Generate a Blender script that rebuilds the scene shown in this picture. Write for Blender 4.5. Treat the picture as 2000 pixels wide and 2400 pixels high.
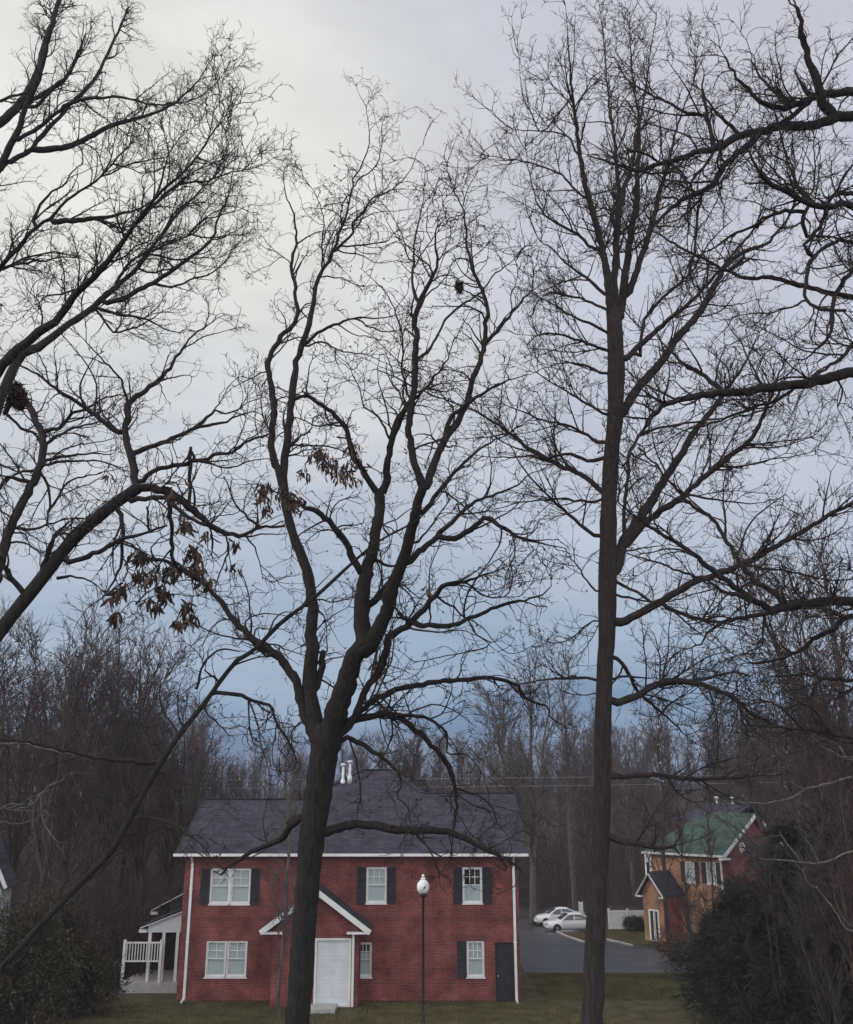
import bpy, math, random
import numpy as np
from math import radians, sin, cos, tan, pi
for o in list(bpy.data.objects): bpy.data.objects.remove(o)
SC = bpy.context.scene
COL = SC.collection
random.seed(7)
rng = np.random.default_rng(11)

# ------------------------------------------------------------------ camera, sky, sun, exposure
F = 2246.0                      # focal length in pixels of the 2000 px wide photograph
TH = radians(16.6)              # camera pitched up
CZ = 8.5                        # eye height
cam_d = bpy.data.cameras.new('camera'); cam = bpy.data.objects.new('camera', cam_d); COL.objects.link(cam)
cam.location = (0, 0, CZ); cam.rotation_euler = (pi/2 + TH, 0, 0)
cam_d.sensor_fit = 'HORIZONTAL'; cam_d.sensor_width = 36; cam_d.lens = F/2000*36
cam_d.clip_start = 0.1; cam_d.clip_end = 5000
SC.camera = cam

SUN_EL, SUN_AZ = radians(22), radians(-95)     # azimuth from +Y, clockwise: from the left
sun_dir = (sin(SUN_AZ)*cos(SUN_EL), cos(SUN_AZ)*cos(SUN_EL), sin(SUN_EL))
W = bpy.data.worlds.new('World'); SC.world = W; W.use_nodes = True
nt = W.node_tree; nt.nodes.clear()
def N(t, **k):
    n = nt.nodes.new(t)
    for a, b in k.items(): setattr(n, a, b)
    return n
out = N('ShaderNodeOutputWorld')
sky = N('ShaderNodeTexSky'); sky.sky_type = 'NISHITA'; sky.sun_disc = False
sky.sun_elevation = SUN_EL; sky.sun_rotation = SUN_AZ
bg1 = N('ShaderNodeBackground'); bg1.inputs['Strength'].default_value = 0.10
nt.links.new(sky.outputs[0], bg1.inputs[0])
tc = N('ShaderNodeTexCoord')
sep = N('ShaderNodeSeparateXYZ'); nt.links.new(tc.outputs['Generated'], sep.inputs[0])
# storm cloud cover: slate blue low down, paler overhead, thin and warm towards the sun's side
mp = N('ShaderNodeMapping'); mp.inputs['Scale'].default_value = (1.6, 1.6, 5.5); mp.inputs['Location'].default_value = (0.3, 0.1, 0.2)
nt.links.new(tc.outputs['Generated'], mp.inputs[0])
no = N('ShaderNodeTexNoise'); no.inputs['Scale'].default_value = 1.7; no.inputs['Detail'].default_value = 5; no.inputs['Roughness'].default_value = .5
nt.links.new(mp.outputs[0], no.inputs[0])
def M(op, a, b=None, c=None, clamp=False):
    n = N('ShaderNodeMath', operation=op); n.use_clamp = clamp
    for i, v in enumerate((a, b, c)):
        if v is None: continue
        if isinstance(v, (int, float)): n.inputs[i].default_value = v
        else: nt.links.new(v, n.inputs[i])
    return n.outputs[0]
nz = M('SUBTRACT', no.outputs[0], .5)
h = M('ADD', sep.outputs[2], M('MULTIPLY', nz, .30))
ramp = N('ShaderNodeValToRGB'); nt.links.new(h, ramp.inputs[0])
cr = ramp.color_ramp; cr.interpolation = 'B_SPLINE'
stops = [(0.0, (.085, .165, .295)), (.05, (.135, .245, .41)), (.11, (.32, .435, .585)), (.20, (.46, .54, .655)),
         (.32, (.535, .585, .69)), (.45, (.575, .605, .70)), (.60, (.575, .59, .68)), (.85, (.60, .60, .67))]
while len(cr.elements) < len(stops): cr.elements.new(.5)
for e, (p, c) in zip(cr.elements, stops): e.position = p; e.color = (*c, 1)
gd = N('ShaderNodeVectorMath', operation='DOT_PRODUCT'); nt.links.new(tc.outputs['Generated'], gd.inputs[0])
g = np.array((-.378, .888, .52)); g /= np.linalg.norm(g); gd.inputs[1].default_value = tuple(g)
gl = N('ShaderNodeMapRange', interpolation_type='SMOOTHSTEP')
nt.links.new(M('ADD', gd.outputs['Value'], M('MULTIPLY', nz, .09)), gl.inputs[0])
gl.inputs[1].default_value = .86; gl.inputs[2].default_value = 1.0
mx = N('ShaderNodeMix', data_type='RGBA'); gh_ = N('ShaderNodeMapRange', interpolation_type='SMOOTHSTEP'); nt.links.new(h, gh_.inputs[0]); gh_.inputs[1].default_value = .16; gh_.inputs[2].default_value = .52
nt.links.new(M('MULTIPLY', gl.outputs[0], gh_.outputs[0]), mx.inputs[0])
nt.links.new(ramp.outputs[0], mx.inputs[6]); mx.inputs[7].default_value = (.85, .85, .80, 1)
# the cloud thins out behind the camera: open pale sky
bk = N('ShaderNodeMapRange', interpolation_type='SMOOTHSTEP'); nt.links.new(sep.outputs[1], bk.inputs[0])
bk.inputs[1].default_value = .25; bk.inputs[2].default_value = -.9; bk.inputs[3].default_value = 0; bk.inputs[4].default_value = 1
mb = N('ShaderNodeMix', data_type='RGBA'); nt.links.new(bk.outputs[0], mb.inputs[0])
nt.links.new(mx.outputs[2], mb.inputs[6]); mb.inputs[7].default_value = (1.55, 1.57, 1.64, 1)
# soft billows in the cloud cover
m2 = N('ShaderNodeMapping'); m2.inputs['Scale'].default_value = (2.4, 2.4, 6.5); m2.inputs['Rotation'].default_value = (.12, .2, 0); nt.links.new(tc.outputs['Generated'], m2.inputs[0])
n2 = N('ShaderNodeTexNoise'); n2.inputs['Scale'].default_value = 2.6; n2.inputs['Detail'].default_value = 6; n2.inputs['Roughness'].default_value = .55; nt.links.new(m2.outputs[0], n2.inputs[0])
b2 = N('ShaderNodeMapRange'); nt.links.new(n2.outputs[0], b2.inputs[0]); b2.inputs[1].default_value = .3; b2.inputs[2].default_value = .7; b2.inputs[3].default_value = .91; b2.inputs[4].default_value = 1.07
bs = N('ShaderNodeVectorMath', operation='SCALE'); nt.links.new(mb.outputs[2], bs.inputs[0]); nt.links.new(b2.outputs[0], bs.inputs['Scale'])
bg2 = N('ShaderNodeBackground'); bg2.inputs['Strength'].default_value = 1.0
nt.links.new(bs.outputs[0], bg2.inputs[0])
ms = N('ShaderNodeMixShader'); ms.inputs[0].default_value = .97
nt.links.new(bg1.outputs[0], ms.inputs[1]); nt.links.new(bg2.outputs[0], ms.inputs[2])
nt.links.new(ms.outputs[0], out.inputs[0])

sd = bpy.data.lights.new('sun', 'SUN'); sd.energy = 1.4; sd.angle = radians(10); sd.color = (1, .86, .66)
so = bpy.data.objects.new('sun', sd); COL.objects.link(so)
from mathutils import Vector, Matrix
so.rotation_euler = Vector(sun_dir).to_track_quat('Z', 'Y').to_euler()
so.location = (-40, 0, 60)
vs = SC.view_settings
vs.view_transform = 'Standard'; vs.look = 'None'; vs.gamma = 1; vs.exposure = 0.0; vs.use_curve_mapping = False
HAZE = .00048                    # density of the damp air
SC.cycles.volume_bounces = 0
SC.cycles.max_bounces = 5; SC.cycles.diffuse_bounces = 2; SC.cycles.glossy_bounces = 2; SC.cycles.transparent_max_bounces = 12
SC.cycles.caustics_reflective = False; SC.cycles.caustics_refractive = False

# ------------------------------------------------------------------ helpers
def unproj(px, py, Y):
    u = (px-1000)/F; v = (1200-py)/F
    d = np.array((u, cos(TH)-v*sin(TH), sin(TH)+v*cos(TH)))
    return np.array((0, 0, CZ)) + d*(Y/d[1])
GY = [(-60, 0.0), (46, 0.0), (62, -.55), (88, -2.3), (98, -2.4), (125, 1.5), (175, 8.0), (195, 8.4), (320, 3.0), (2500, 1.0)]
def gz(y): return float(np.interp(y, [a for a, _ in GY], [b for _, b in GY]))
def ground_at(px, py):
    lo, hi = 20.0, 300.0
    for _ in range(50):
        m = (lo+hi)/2
        p = unproj(px, py, m)
        if p[2] > gz(m): lo = m
        else: hi = m
    return unproj(px, py, lo)

def mk_mesh(name, verts, quads=None, tris=None, smooth=True):
    me = bpy.data.meshes.new(name)
    verts = np.asarray(verts, dtype=np.float32).reshape(-1, 3)
    q = np.asarray(quads, dtype=np.int32).reshape(-1, 4) if quads is not None and len(quads) else np.zeros((0, 4), np.int32)
    t = np.asarray(tris, dtype=np.int32).reshape(-1, 3) if tris is not None and len(tris) else np.zeros((0, 3), np.int32)
    me.vertices.add(len(verts)); me.vertices.foreach_set('co', verts.ravel())
    nl = q.size + t.size
    me.loops.add(nl); me.loops.foreach_set('vertex_index', np.concatenate((q.ravel(), t.ravel())))
    npoly = len(q)+len(t); me.polygons.add(npoly)
    tot = np.concatenate((np.full(len(q), 4), np.full(len(t), 3))).astype(np.int32)
    st = np.concatenate(([0], np.cumsum(tot)[:-1])).astype(np.int32) if npoly else np.zeros(0, np.int32)
    me.polygons.foreach_set('loop_start', st)
    me.polygons.foreach_set('use_smooth', np.full(npoly, smooth))
    me.update(calc_edges=True); me.validate()
    return me
def link(name, me, mat=None, parent=None, loc=None, rot=None, **props):
    o = bpy.data.objects.new(name, me); COL.objects.link(o)
    if mat is not None and me is not None and not me.materials: me.materials.append(mat)
    if parent is not None: o.parent = parent
    if loc is not None: o.location = loc
    if rot is not None: o.rotation_euler = rot
    for k, v in props.items(): o[k] = v
    return o
def thing(name, label, cat, loc=(0, 0, 0), rotz=0, group=None, scale=1):
    o = bpy.data.objects.new(name, None); COL.objects.link(o); o.empty_display_size = .3
    o.location = loc; o.rotation_euler = (0, 0, rotz); o.scale = (scale,)*3
    o['label'] = label; o['category'] = cat
    if group: o['group'] = group
    return o
class MB:
    def __init__(s): s.v = []; s.f = []
    def box(s, x0, x1, y0, y1, z0, z1):
        b = len(s.v)
        s.v += [(x0,y0,z0),(x1,y0,z0),(x1,y1,z0),(x0,y1,z0),(x0,y0,z1),(x1,y0,z1),(x1,y1,z1),(x0,y1,z1)]
        s.f += [(b,b+3,b+2,b+1),(b+4,b+5,b+6,b+7),(b,b+1,b+5,b+4),(b+1,b+2,b+6,b+5),(b+2,b+3,b+7,b+6),(b+3,b,b+4,b+7)]
        return s
    def poly(s, pts):
        b = len(s.v); s.v += [tuple(p) for p in pts]; s.f.append(tuple(range(b, b+len(pts)))); return s
    def slab(s, pts, off):
        """solid plate: polygon pts thickened by vector off"""
        n = len(pts); b = len(s.v)
        s.v += [tuple(p) for p in pts] + [tuple(np.array(p)+np.array(off)) for p in pts]
        s.f.append(tuple(range(b, b+n))); s.f.append(tuple(range(b+2*n-1, b+n-1, -1)))
        for i in range(n):
            j = (i+1) % n
            s.f.append((b+j, b+i, b+n+i, b+n+j))
        return s
    def bar(s, p, q, w, h, up=(0, 0, 1)):
        p = np.array(p, float); q = np.array(q, float); t = q-p; t /= np.linalg.norm(t)
        a = np.cross(t, up); a /= np.linalg.norm(a); c = np.cross(a, t)
        b = len(s.v)
        for e in (p, q):
            for sa, sc in ((-1,-1),(1,-1),(1,1),(-1,1)): s.v.append(tuple(e+a*sa*w/2+c*sc*h/2))
        s.f += [(b,b+1,b+2,b+3),(b+7,b+6,b+5,b+4)]
        for i in range(4):
            j = (i+1) % 4; s.f.append((b+j, b+i, b+4+i, b+4+j))
        return s
    def lathe(s, prof, cx=0, cy=0, n=16):
        b = len(s.v)
        for r, z in prof:
            for k in range(n): s.v.append((cx+r*cos(2*pi*k/n), cy+r*sin(2*pi*k/n), z))
        for i in range(len(prof)-1):
            for k in range(n):
                j = (k+1) % n; s.f.append((b+i*n+k, b+i*n+j, b+(i+1)*n+j, b+(i+1)*n+k))
        s.f.append(tuple(b+k for k in range(n-1, -1, -1))); m = b+(len(prof)-1)*n
        s.f.append(tuple(m+k for k in range(n)))
        return s
    def me(s, name, smooth=False):
        m = bpy.data.meshes.new(name); m.from_pydata(s.v, [], s.f)
        if smooth: m.polygons.foreach_set('use_smooth', [True]*len(m.polygons))
        m.update(); return m
    def build(s, name, mat, parent=None, smooth=False, **k):
        return link(name, s.me(name, smooth), mat, parent, **k)

# ------------------------------------------------------------------ materials
def mat(name, c1, c2=None, scale=8, rough=.85, bump=0, stretch=(1, 1, 1), spec=.3, detail=6, metal=0, trans=None, lo=.35, hi=.65):
    m = bpy.data.materials.new(name); m.use_nodes = True
    t = m.node_tree; b = t.nodes['Principled BSDF']
    b.inputs['Roughness'].default_value = rough; b.inputs['Metallic'].default_value = metal
    b.inputs['Specular IOR Level'].default_value = spec
    if c2 is None: b.inputs['Base Color'].default_value = (*c1, 1); 
    if c2 is not None or bump:
        tcn = t.nodes.new('ShaderNodeTexCoord'); mpn = t.nodes.new('ShaderNodeMapping'); mpn.inputs['Scale'].default_value = stretch
        t.links.new(tcn.outputs['Object'], mpn.inputs[0])
        n = t.nodes.new('ShaderNodeTexNoise'); n.inputs['Scale'].default_value = scale; n.inputs['Detail'].default_value = detail
        t.links.new(mpn.outputs[0], n.inputs[0])
        if c2 is not None:
            r = t.nodes.new('ShaderNodeValToRGB'); r.color_ramp.elements[0].position = lo; r.color_ramp.elements[1].position = hi
            r.color_ramp.elements[0].color = (*c1, 1); r.color_ramp.elements[1].color = (*c2, 1)
            t.links.new(n.outputs[0], r.inputs[0]); t.links.new(r.outputs[0], b.inputs['Base Color'])
        if bump:
            bp = t.nodes.new('ShaderNodeBump'); bp.inputs['Strength'].default_value = bump; bp.inputs['Distance'].default_value = .03
            t.links.new(n.outputs[0], bp.inputs['Height']); t.links.new(bp.outputs[0], b.inputs['Normal'])
    return m
def brick_mat(name, c1, c2, mortar, bw, bh, ms_, rough=.9, zscale=1.0, bump=.5, offset=.5, stain=.25):
    m = bpy.data.materials.new(name); m.use_nodes = True
    t = m.node_tree; b = t.nodes['Principled BSDF']; b.inputs['Roughness'].default_value = rough; b.inputs['Specular IOR Level'].default_value = .2
    tcn = t.nodes.new('ShaderNodeTexCoord'); s = t.nodes.new('ShaderNodeSeparateXYZ'); t.links.new(tcn.outputs['Object'], s.inputs[0])
    a = t.nodes.new('ShaderNodeMath'); a.operation = 'ADD'; t.links.new(s.outputs[0], a.inputs[0]); t.links.new(s.outputs[1], a.inputs[1])
    z = t.nodes.new('ShaderNodeMath'); z.operation = 'MULTIPLY'; z.inputs[1].default_value = zscale; t.links.new(s.outputs[2], z.inputs[0])
    c = t.nodes.new('ShaderNodeCombineXYZ'); t.links.new(a.outputs[0], c.inputs[0]); t.links.new(z.outputs[0], c.inputs[1])
    br = t.nodes.new('ShaderNodeTexBrick'); br.offset = offset
    br.inputs['Scale'].default_value = 1; br.inputs['Brick Width'].default_value = bw; br.inputs['Row Height'].default_value = bh
    br.inputs['Mortar Size'].default_value = ms_; br.inputs['Mortar Smooth'].default_value = .2; br.inputs['Bias'].default_value = 0
    br.inputs['Color1'].default_value = (*c1, 1); br.inputs['Color2'].default_value = (*c2, 1); br.inputs['Mortar'].default_value = (*mortar, 1)
    t.links.new(c.outputs[0], br.inputs[0])
    n = t.nodes.new('ShaderNodeTexNoise'); n.inputs['Scale'].default_value = 1.3; n.inputs['Detail'].default_value = 7; t.links.new(tcn.outputs['Object'], n.inputs[0])
    mr = t.nodes.new('ShaderNodeMapRange'); mr.inputs[1].default_value = .3; mr.inputs[2].default_value = .7
    mr.inputs[3].default_value = 1-stain; mr.inputs[4].default_value = 1+stain; t.links.new(n.outputs[0], mr.inputs[0])
    mm = t.nodes.new('ShaderNodeVectorMath'); mm.operation = 'SCALE'; t.links.new(br.outputs[0], mm.inputs[0]); t.links.new(mr.outputs[0], mm.inputs['Scale'])
    t.links.new(mm.outputs[0], b.inputs['Base Color'])
    bp = t.nodes.new('ShaderNodeBump'); bp.inputs['Strength'].default_value = bump; bp.inputs['Distance'].default_value = .01; bp.invert = True
    t.links.new(br.outputs['Fac'], bp.inputs['Height']); t.links.new(bp.outputs[0], b.inputs['Normal'])
    return m
def glass_mat():
    m = bpy.data.materials.new('window_glass'); m.use_nodes = True
    t = m.node_tree; t.nodes.clear()
    o = t.nodes.new('ShaderNodeOutputMaterial'); tr = t.nodes.new('ShaderNodeBsdfTransparent'); gl = t.nodes.new('ShaderNodeBsdfGlossy')
    gl.inputs['Roughness'].default_value = .02; tr.inputs[0].default_value = (.97, .99, .99, 1)
    mxn = t.nodes.new('ShaderNodeMixShader'); mxn.inputs[0].default_value = .12
    t.links.new(tr.outputs[0], mxn.inputs[1]); t.links.new(gl.outputs[0], mxn.inputs[2]); t.links.new(mxn.outputs[0], o.inputs[0])
    return m
M_bark = mat('grey_brown_bark', (0.0112, 0.0096, 0.0104), (0.0272, 0.0232, 0.0232), 22, .95, .6, (1, 1, .25))
M_barkR = mat('poplar_bark', (0.0224, 0.0176, 0.0184), (0.0464, 0.0368, 0.0368), 24, .95, .6, (1, 1, .2))
M_twig = mat('twig_bark', (0.0221, 0.0179, 0.0187), (0.0425, 0.0340, 0.0340), 3, .95)
M_woods = mat('woods_bark', (0.0360, 0.0259, 0.0259), (0.0864, 0.0634, 0.0612), 5, .95, 0, (1, 1, .2))
M_woods2 = mat('woods_pale_bark', (0.0612, 0.0526, 0.0504), (0.1188, 0.1022, 0.0972), 5, .95, 0, (1, 1, .3))
M_wtwig = mat('woods_twigs', (0.0407, 0.0266, 0.0281), (0.0814, 0.0548, 0.0577), .8, .95)
M_wtwig2 = mat('woods_grey_twigs', (0.0444, 0.0385, 0.0407), (0.0925, 0.0799, 0.0799), .8, .95)
M_wtwig3 = mat('woods_reddish_twigs', (0.0385, 0.0244, 0.0259), (0.0777, 0.0503, 0.0511), .8, .95)
M_deadwood = mat('pale_dead_wood', (0.0723, 0.0654, 0.0612), (0.1615, 0.1487, 0.1403), 7, .9)
M_leaf = mat('dead_leaf', (0.0553, 0.0306, 0.0204), (0.1615, 0.1020, 0.0663), 12, .75)
M_leaf2 = mat('dark_dead_leaf', (0.0255, 0.0170, 0.0145), (0.0723, 0.0442, 0.0340), 12, .8)
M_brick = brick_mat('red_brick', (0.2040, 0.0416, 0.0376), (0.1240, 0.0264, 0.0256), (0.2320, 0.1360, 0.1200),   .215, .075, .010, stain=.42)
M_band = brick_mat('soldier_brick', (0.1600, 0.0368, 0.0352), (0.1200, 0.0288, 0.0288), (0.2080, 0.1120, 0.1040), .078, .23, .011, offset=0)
M_sunbrick = brick_mat('sunlit_orange_brick', (0.36, 0.180, 0.105), (0.235, 0.108, 0.062), (0.40, 0.29, 0.21), .215, .075, .011, stain=.35)  # warm sunlight put into the brick colour of the lit walls
M_shingle = brick_mat('slate_purple_shingles', (0.0640, 0.0607, 0.0853), (0.0394, 0.0369, 0.0541), (0.0197, 0.0164, 0.0246), .32, .075, .009, zscale=1.0, bump=.9, stain=.3)
M_green = brick_mat('green_shingles', (0.0705, 0.1161, 0.0989), (0.0516, 0.0894, 0.0757), (0.0275, 0.0499, 0.0430), .32, .085, .010, stain=.3)
M_white = mat('white_trim_paint', (.70, .70, .70), (.80, .80, .80), 3, .5)
M_offw = mat('grey_white_trim', (.50, .51, .53), (.62, .63, .65), 3, .6)
M_siding = mat('white_siding', (.62, .66, .69), (.72, .75, .77), 2, .6)
M_shut = mat('black_shutter_paint', (.022, .022, .028), (.032, .032, .04), 6, .5)
M_glass = glass_mat()
M_blind = mat('pale_blind', (.66, .72, .74), None, rough=.8)
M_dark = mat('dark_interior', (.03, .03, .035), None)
M_iron = mat('black_lamp_iron', (.02, .02, .022), (.035, .035, .04), 12, .45)
M_globe = mat('frosted_globe', (.80, .79, .80), None, rough=.25, spec=.5)
M_asph = mat('wet_asphalt', (.016, .0165, .020), (.058, .059, .066), .55, .40, .25, (1, 2.2, 1), detail=9, lo=.3, hi=.62)
M_conc = mat('curb_concrete', (.34, .335, .33), (.45, .44, .43), 3, .8, .2)
M_grass = mat('winter_lawn', (0.0338, 0.0353, 0.0135), (0.0938, 0.0750, 0.0360), 1.4, .95, .5)
M_blade = mat('grass_blades', (0.0805, 0.0770, 0.0280), (0.1540, 0.1330, 0.0560), .7, .9)
M_soil = mat('leaf_litter_ground', (0.0288, 0.0202, 0.0173), (0.0612, 0.0432, 0.0360), .35, .95, .6, detail=10)
M_ever = mat('evergreen_needles', (0.0102, 0.0136, 0.0110), (0.0289, 0.0331, 0.0238), .9, .8)
M_olive = mat('olive_leaves', (0.0208, 0.0192, 0.0104), (0.0680, 0.0592, 0.0320), 1.2, .8)
M_hedge = mat('clipped_bush_leaves', (0.0153, 0.0187, 0.0136), (0.0382, 0.0425, 0.0272), 6, .8)
M_car = mat('white_car_paint', (.78, .79, .81), None, rough=.2, spec=.6)
M_cglass = mat('car_window_glass', (.02, .025, .03), None, rough=.06, spec=.8)
M_tyre = mat('tyre_rubber', (.02, .02, .02), None, rough=.9)
M_rim = mat('alloy_rim', (.5, .5, .52), None, rough=.3, metal=.9)
M_redl = mat('red_tail_lamp', (.35, .02, .02), None, rough=.2)
M_hedl = mat('clear_headlamp', (.55, .57, .6), None, rough=.1)
M_grey = mat('weathered_grey_board', (.28, .285, .30), (.38, .385, .40), 4, .8)
M_wire = mat('cable_sheath', (.24, .23, .25), None, rough=.6)
M_pole = mat('pole_wood', (.07, .055, .045), (.13, .105, .085), 4, .9)
M_metal = mat('galvanised_pipe', (.55, .57, .60), (.68, .70, .72), 5, .45, metal=.2)

# ------------------------------------------------------------------ ground
xs = np.concatenate((np.linspace(-700, -120, 9), np.linspace(-110, 115, 76), np.linspace(140, 700, 9)))
ys = np.array(sorted(set([-60, -20, 0, 20, 40, 46, 54, 62, 70, 78, 88, 98, 110, 125, 140, 160, 175, 200, 230, 300, 500, 800])))
gx, gy = np.meshgrid(xs, ys)
gzv = np.vectorize(gz)(gy)
hill = np.clip((gy-125)/60, 0, 1)
def hillx(x): return 2.2*np.sin(x*.035+.7)+1.4*np.sin(x*.011)+1.0*np.sin(x*.083+2)+.5*np.sin(x*.21)
gzv = gzv + hill*hillx(gx)
nx = len(xs)
quads = [(j*nx+i, j*nx+i+1, (j+1)*nx+i+1, (j+1)*nx+i) for j in range(len(ys)-1) for i in range(nx-1)]
link('ground', mk_mesh('ground', np.stack((gx, gy, gzv), -1), quads), M_soil, kind='structure')
def drape(name, pts, m, off, kind='structure'):
    """flat sheet following the ground (ground height depends on y only here)"""
    pts = [np.array(p[:2]) for p in pts]
    yk = sorted(set([min(p[1] for p in pts), max(p[1] for p in pts)] + [y for y, _ in GY]))
    y0, y1 = min(p[1] for p in pts), max(p[1] for p in pts)
    lv = [y for y in yk if y0 <= y <= y1] + list(np.linspace(y0, y1, 25)); lv = sorted(set(lv))
    b = MB()
    def span(y):
        xx = []
        for i in range(len(pts)):
            a, c = pts[i], pts[(i+1) % len(pts)]
            if abs(a[1]-c[1]) < 1e-9: continue
            t = (y-a[1])/(c[1]-a[1])
            if -1e-9 <= t <= 1+1e-9: xx.append(a[0]+t*(c[0]-a[0]))
        return min(xx), max(xx)
    eps = 1e-6
    for a, c in zip(lv[:-1], lv[1:]):
        if c-a < 1e-4: continue
        xa = span(a+eps); xc = span(c-eps)
        b.poly([(xa[0], a, gz(a)+off), (xa[1], a, gz(a)+off), (xc[1], c, gz(c)+off), (xc[0], c, gz(c)+off)])
    return b.build(name, m, kind=kind)
drape('lawn', [(-40, -20), (14, -20), (14, 66), (-40, 66)], M_grass, .006)
drape('driveway', [(5.2, 55), (15, 55), (14.5, 72), (13.5, 86), (16, 96), (4.5, 96), (5.6, 80), (5.4, 66)], M_asph, .012)

# ------------------------------------------------------------------ tree machinery
TILES = dict(A=(0, 180, .38286), B=(660, 180, .38286), C=(1330, 180, .38286), D=(0, 850, .38286), E=(660, 850, .38286),
             F=(1330, 850, .38286), G=(0, 1520, .4), H=(650, 1520, .4), I=(1300, 1520, .4), S=(0, 0, 1.0))
def parse(line):
    body, wid = line.split(':')
    w = [float(a) for a in wid.split()]
    pts = []; t = None
    for tok in body.split():
        if tok in TILES: t = TILES[tok]; continue
        x, y = tok.split(','); pts.append((t[0]+float(x)*t[2], t[1]+float(y)*t[2]))
    return np.array(pts), np.array(w)*.39
def catmull(P, n):
    P = np.asarray(P, float)
    if len(P) == 2: 
        return P[0]+(P[1]-P[0])*np.linspace(0, 1, n)[:, None]
    d = np.r_[0, np.cumsum(np.linalg.norm(np.diff(P, axis=0), axis=1))]; d /= d[-1]
    Q = np.vstack((2*P[0]-P[1], P, 2*P[-1]-P[-2]))
    o = []
    for u in np.linspace(0, 1, n):
        i = min(np.searchsorted(d, u, side='right')-1, len(P)-2)
        t = (u-d[i])/max(d[i+1]-d[i], 1e-9)
        p0, p1, p2, p3 = Q[i:i+4]
        o.append(.5*((2*p1)+(-p0+p2)*t+(2*p0-5*p1+4*p2-p3)*t*t+(-p0+3*p1-3*p2+p3)*t**3))
    return np.array(o)
def nrm(v): return v/np.maximum(np.linalg.norm(v, axis=-1, keepdims=True), 1e-9)
def tubes(P, R, sides):
    """P (B,N,3), R (B,N) -> verts, quads"""
    B, n, _ = P.shape
    T = np.empty_like(P); T[:, 1:-1] = P[:, 2:]-P[:, :-2]; T[:, 0] = P[:, 1]-P[:, 0]; T[:, -1] = P[:, -1]-P[:, -2]
    T = nrm(T)
    ref = np.where(np.abs(T[:, :1, 2:3]) < .8, np.array((0, 0, 1.)), np.array((1., .1, 0)))
    A = np.empty_like(P); A[:, 0] = nrm(np.cross(T[:, 0], ref[:, 0]))
    for i in range(1, n):
        a = A[:, i-1]; A[:, i] = nrm(a-(a*T[:, i]).sum(-1, keepdims=True)*T[:, i])
    Bn = np.cross(T, A)
    an = np.arange(sides)*2*pi/sides
    V = P[:, :, None]+R[:, :, None, None]*(A[:, :, None]*np.cos(an)[None, None, :, None]+Bn[:, :, None]*np.sin(an)[None, None, :, None])
    idx = np.arange(B*n*sides).reshape(B, n, sides)
    a = idx[:, :-1]; b = np.roll(a, -1, axis=2); d = idx[:, 1:]; c = np.roll(d, -1, axis=2)
    return V.reshape(-1, 3), np.stack((a, b, c, d), -1).reshape(-1, 4)
def merge(parts):
    V = []; Q = []; o = 0
    for v, q in parts:
        V.append(v); Q.append(q+o); o += len(v)
    return np.vstack(V), np.vstack(Q)
def spawn(polys, dens, Lm, ang, n, curl=.2, bend=.2, up=.1, rfac=.6, rmin=.004, rmax=.03, tmin=.15, tips=0, taper=.35, rpar=1e9, lf=.6, rg=None):
    """polys: list of (P (B,N,3), R (B,N)); returns one (P, R) of child branches"""
    rg = rg or rng
    pos, tan_, rad, tt = [], [], [], []
    for P, R in polys:
        S = P[:, 1:]-P[:, :-1]; L = np.linalg.norm(S, axis=-1); k = S.shape[1]
        t = np.broadcast_to((np.arange(k)+.5)/k, L.shape)
        lam = dens*L*(t >= tmin)*(R[:, :-1] < rpar)
        c = rg.poisson(lam)
        if tips: c[:, -1] += tips
        bi, si = np.nonzero(c); rep = c[bi, si]; bi = np.repeat(bi, rep); si = np.repeat(si, rep)
        u = rg.random(len(bi))
        if tips: u = np.where(si == k-1, .5+.5*u, u)
        pos.append(P[bi, si]+S[bi, si]*u[:, None]); tan_.append(nrm(S[bi, si])); rad.append(R[bi, si]); tt.append((si+u)/k)
    if not pos: return np.zeros((0, n, 3)), np.zeros((0, n))
    pos = np.vstack(pos); T = np.vstack(tan_); rad = np.concatenate(rad); tt = np.concatenate(tt)
    m = len(pos)
    rv = rg.normal(size=(m, 3)); pr = nrm(rv-(rv*T).sum(-1, keepdims=True)*T)
    a = np.clip(rg.normal(ang, ang*.28, m), .15, 1.7)[:, None]
    d = nrm(T*np.cos(a)+pr*np.sin(a)+np.array((0, 0, up)))
    L = Lm*(.45+1.1*rg.random(m))*(1.15-lf*tt)
    r0 = np.minimum(np.clip(rad*rfac, rmin, rmax), np.maximum(rad*.9, rmin))
    out_ = np.empty((m, n, 3)); out_[:, 0] = pos
    bv = rg.normal(size=(m, 3))*bend
    st = (L/(n-1))[:, None]
    for i in range(1, n):
        out_[:, i] = out_[:, i-1]+d*st
        d = nrm(d+bv/(n-1)*2+rg.normal(size=(m, 3))*curl+np.array((0, 0, up*.6)))
    R = r0[:, None]*np.linspace(1, taper, n)[None]
    return out_, R

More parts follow.
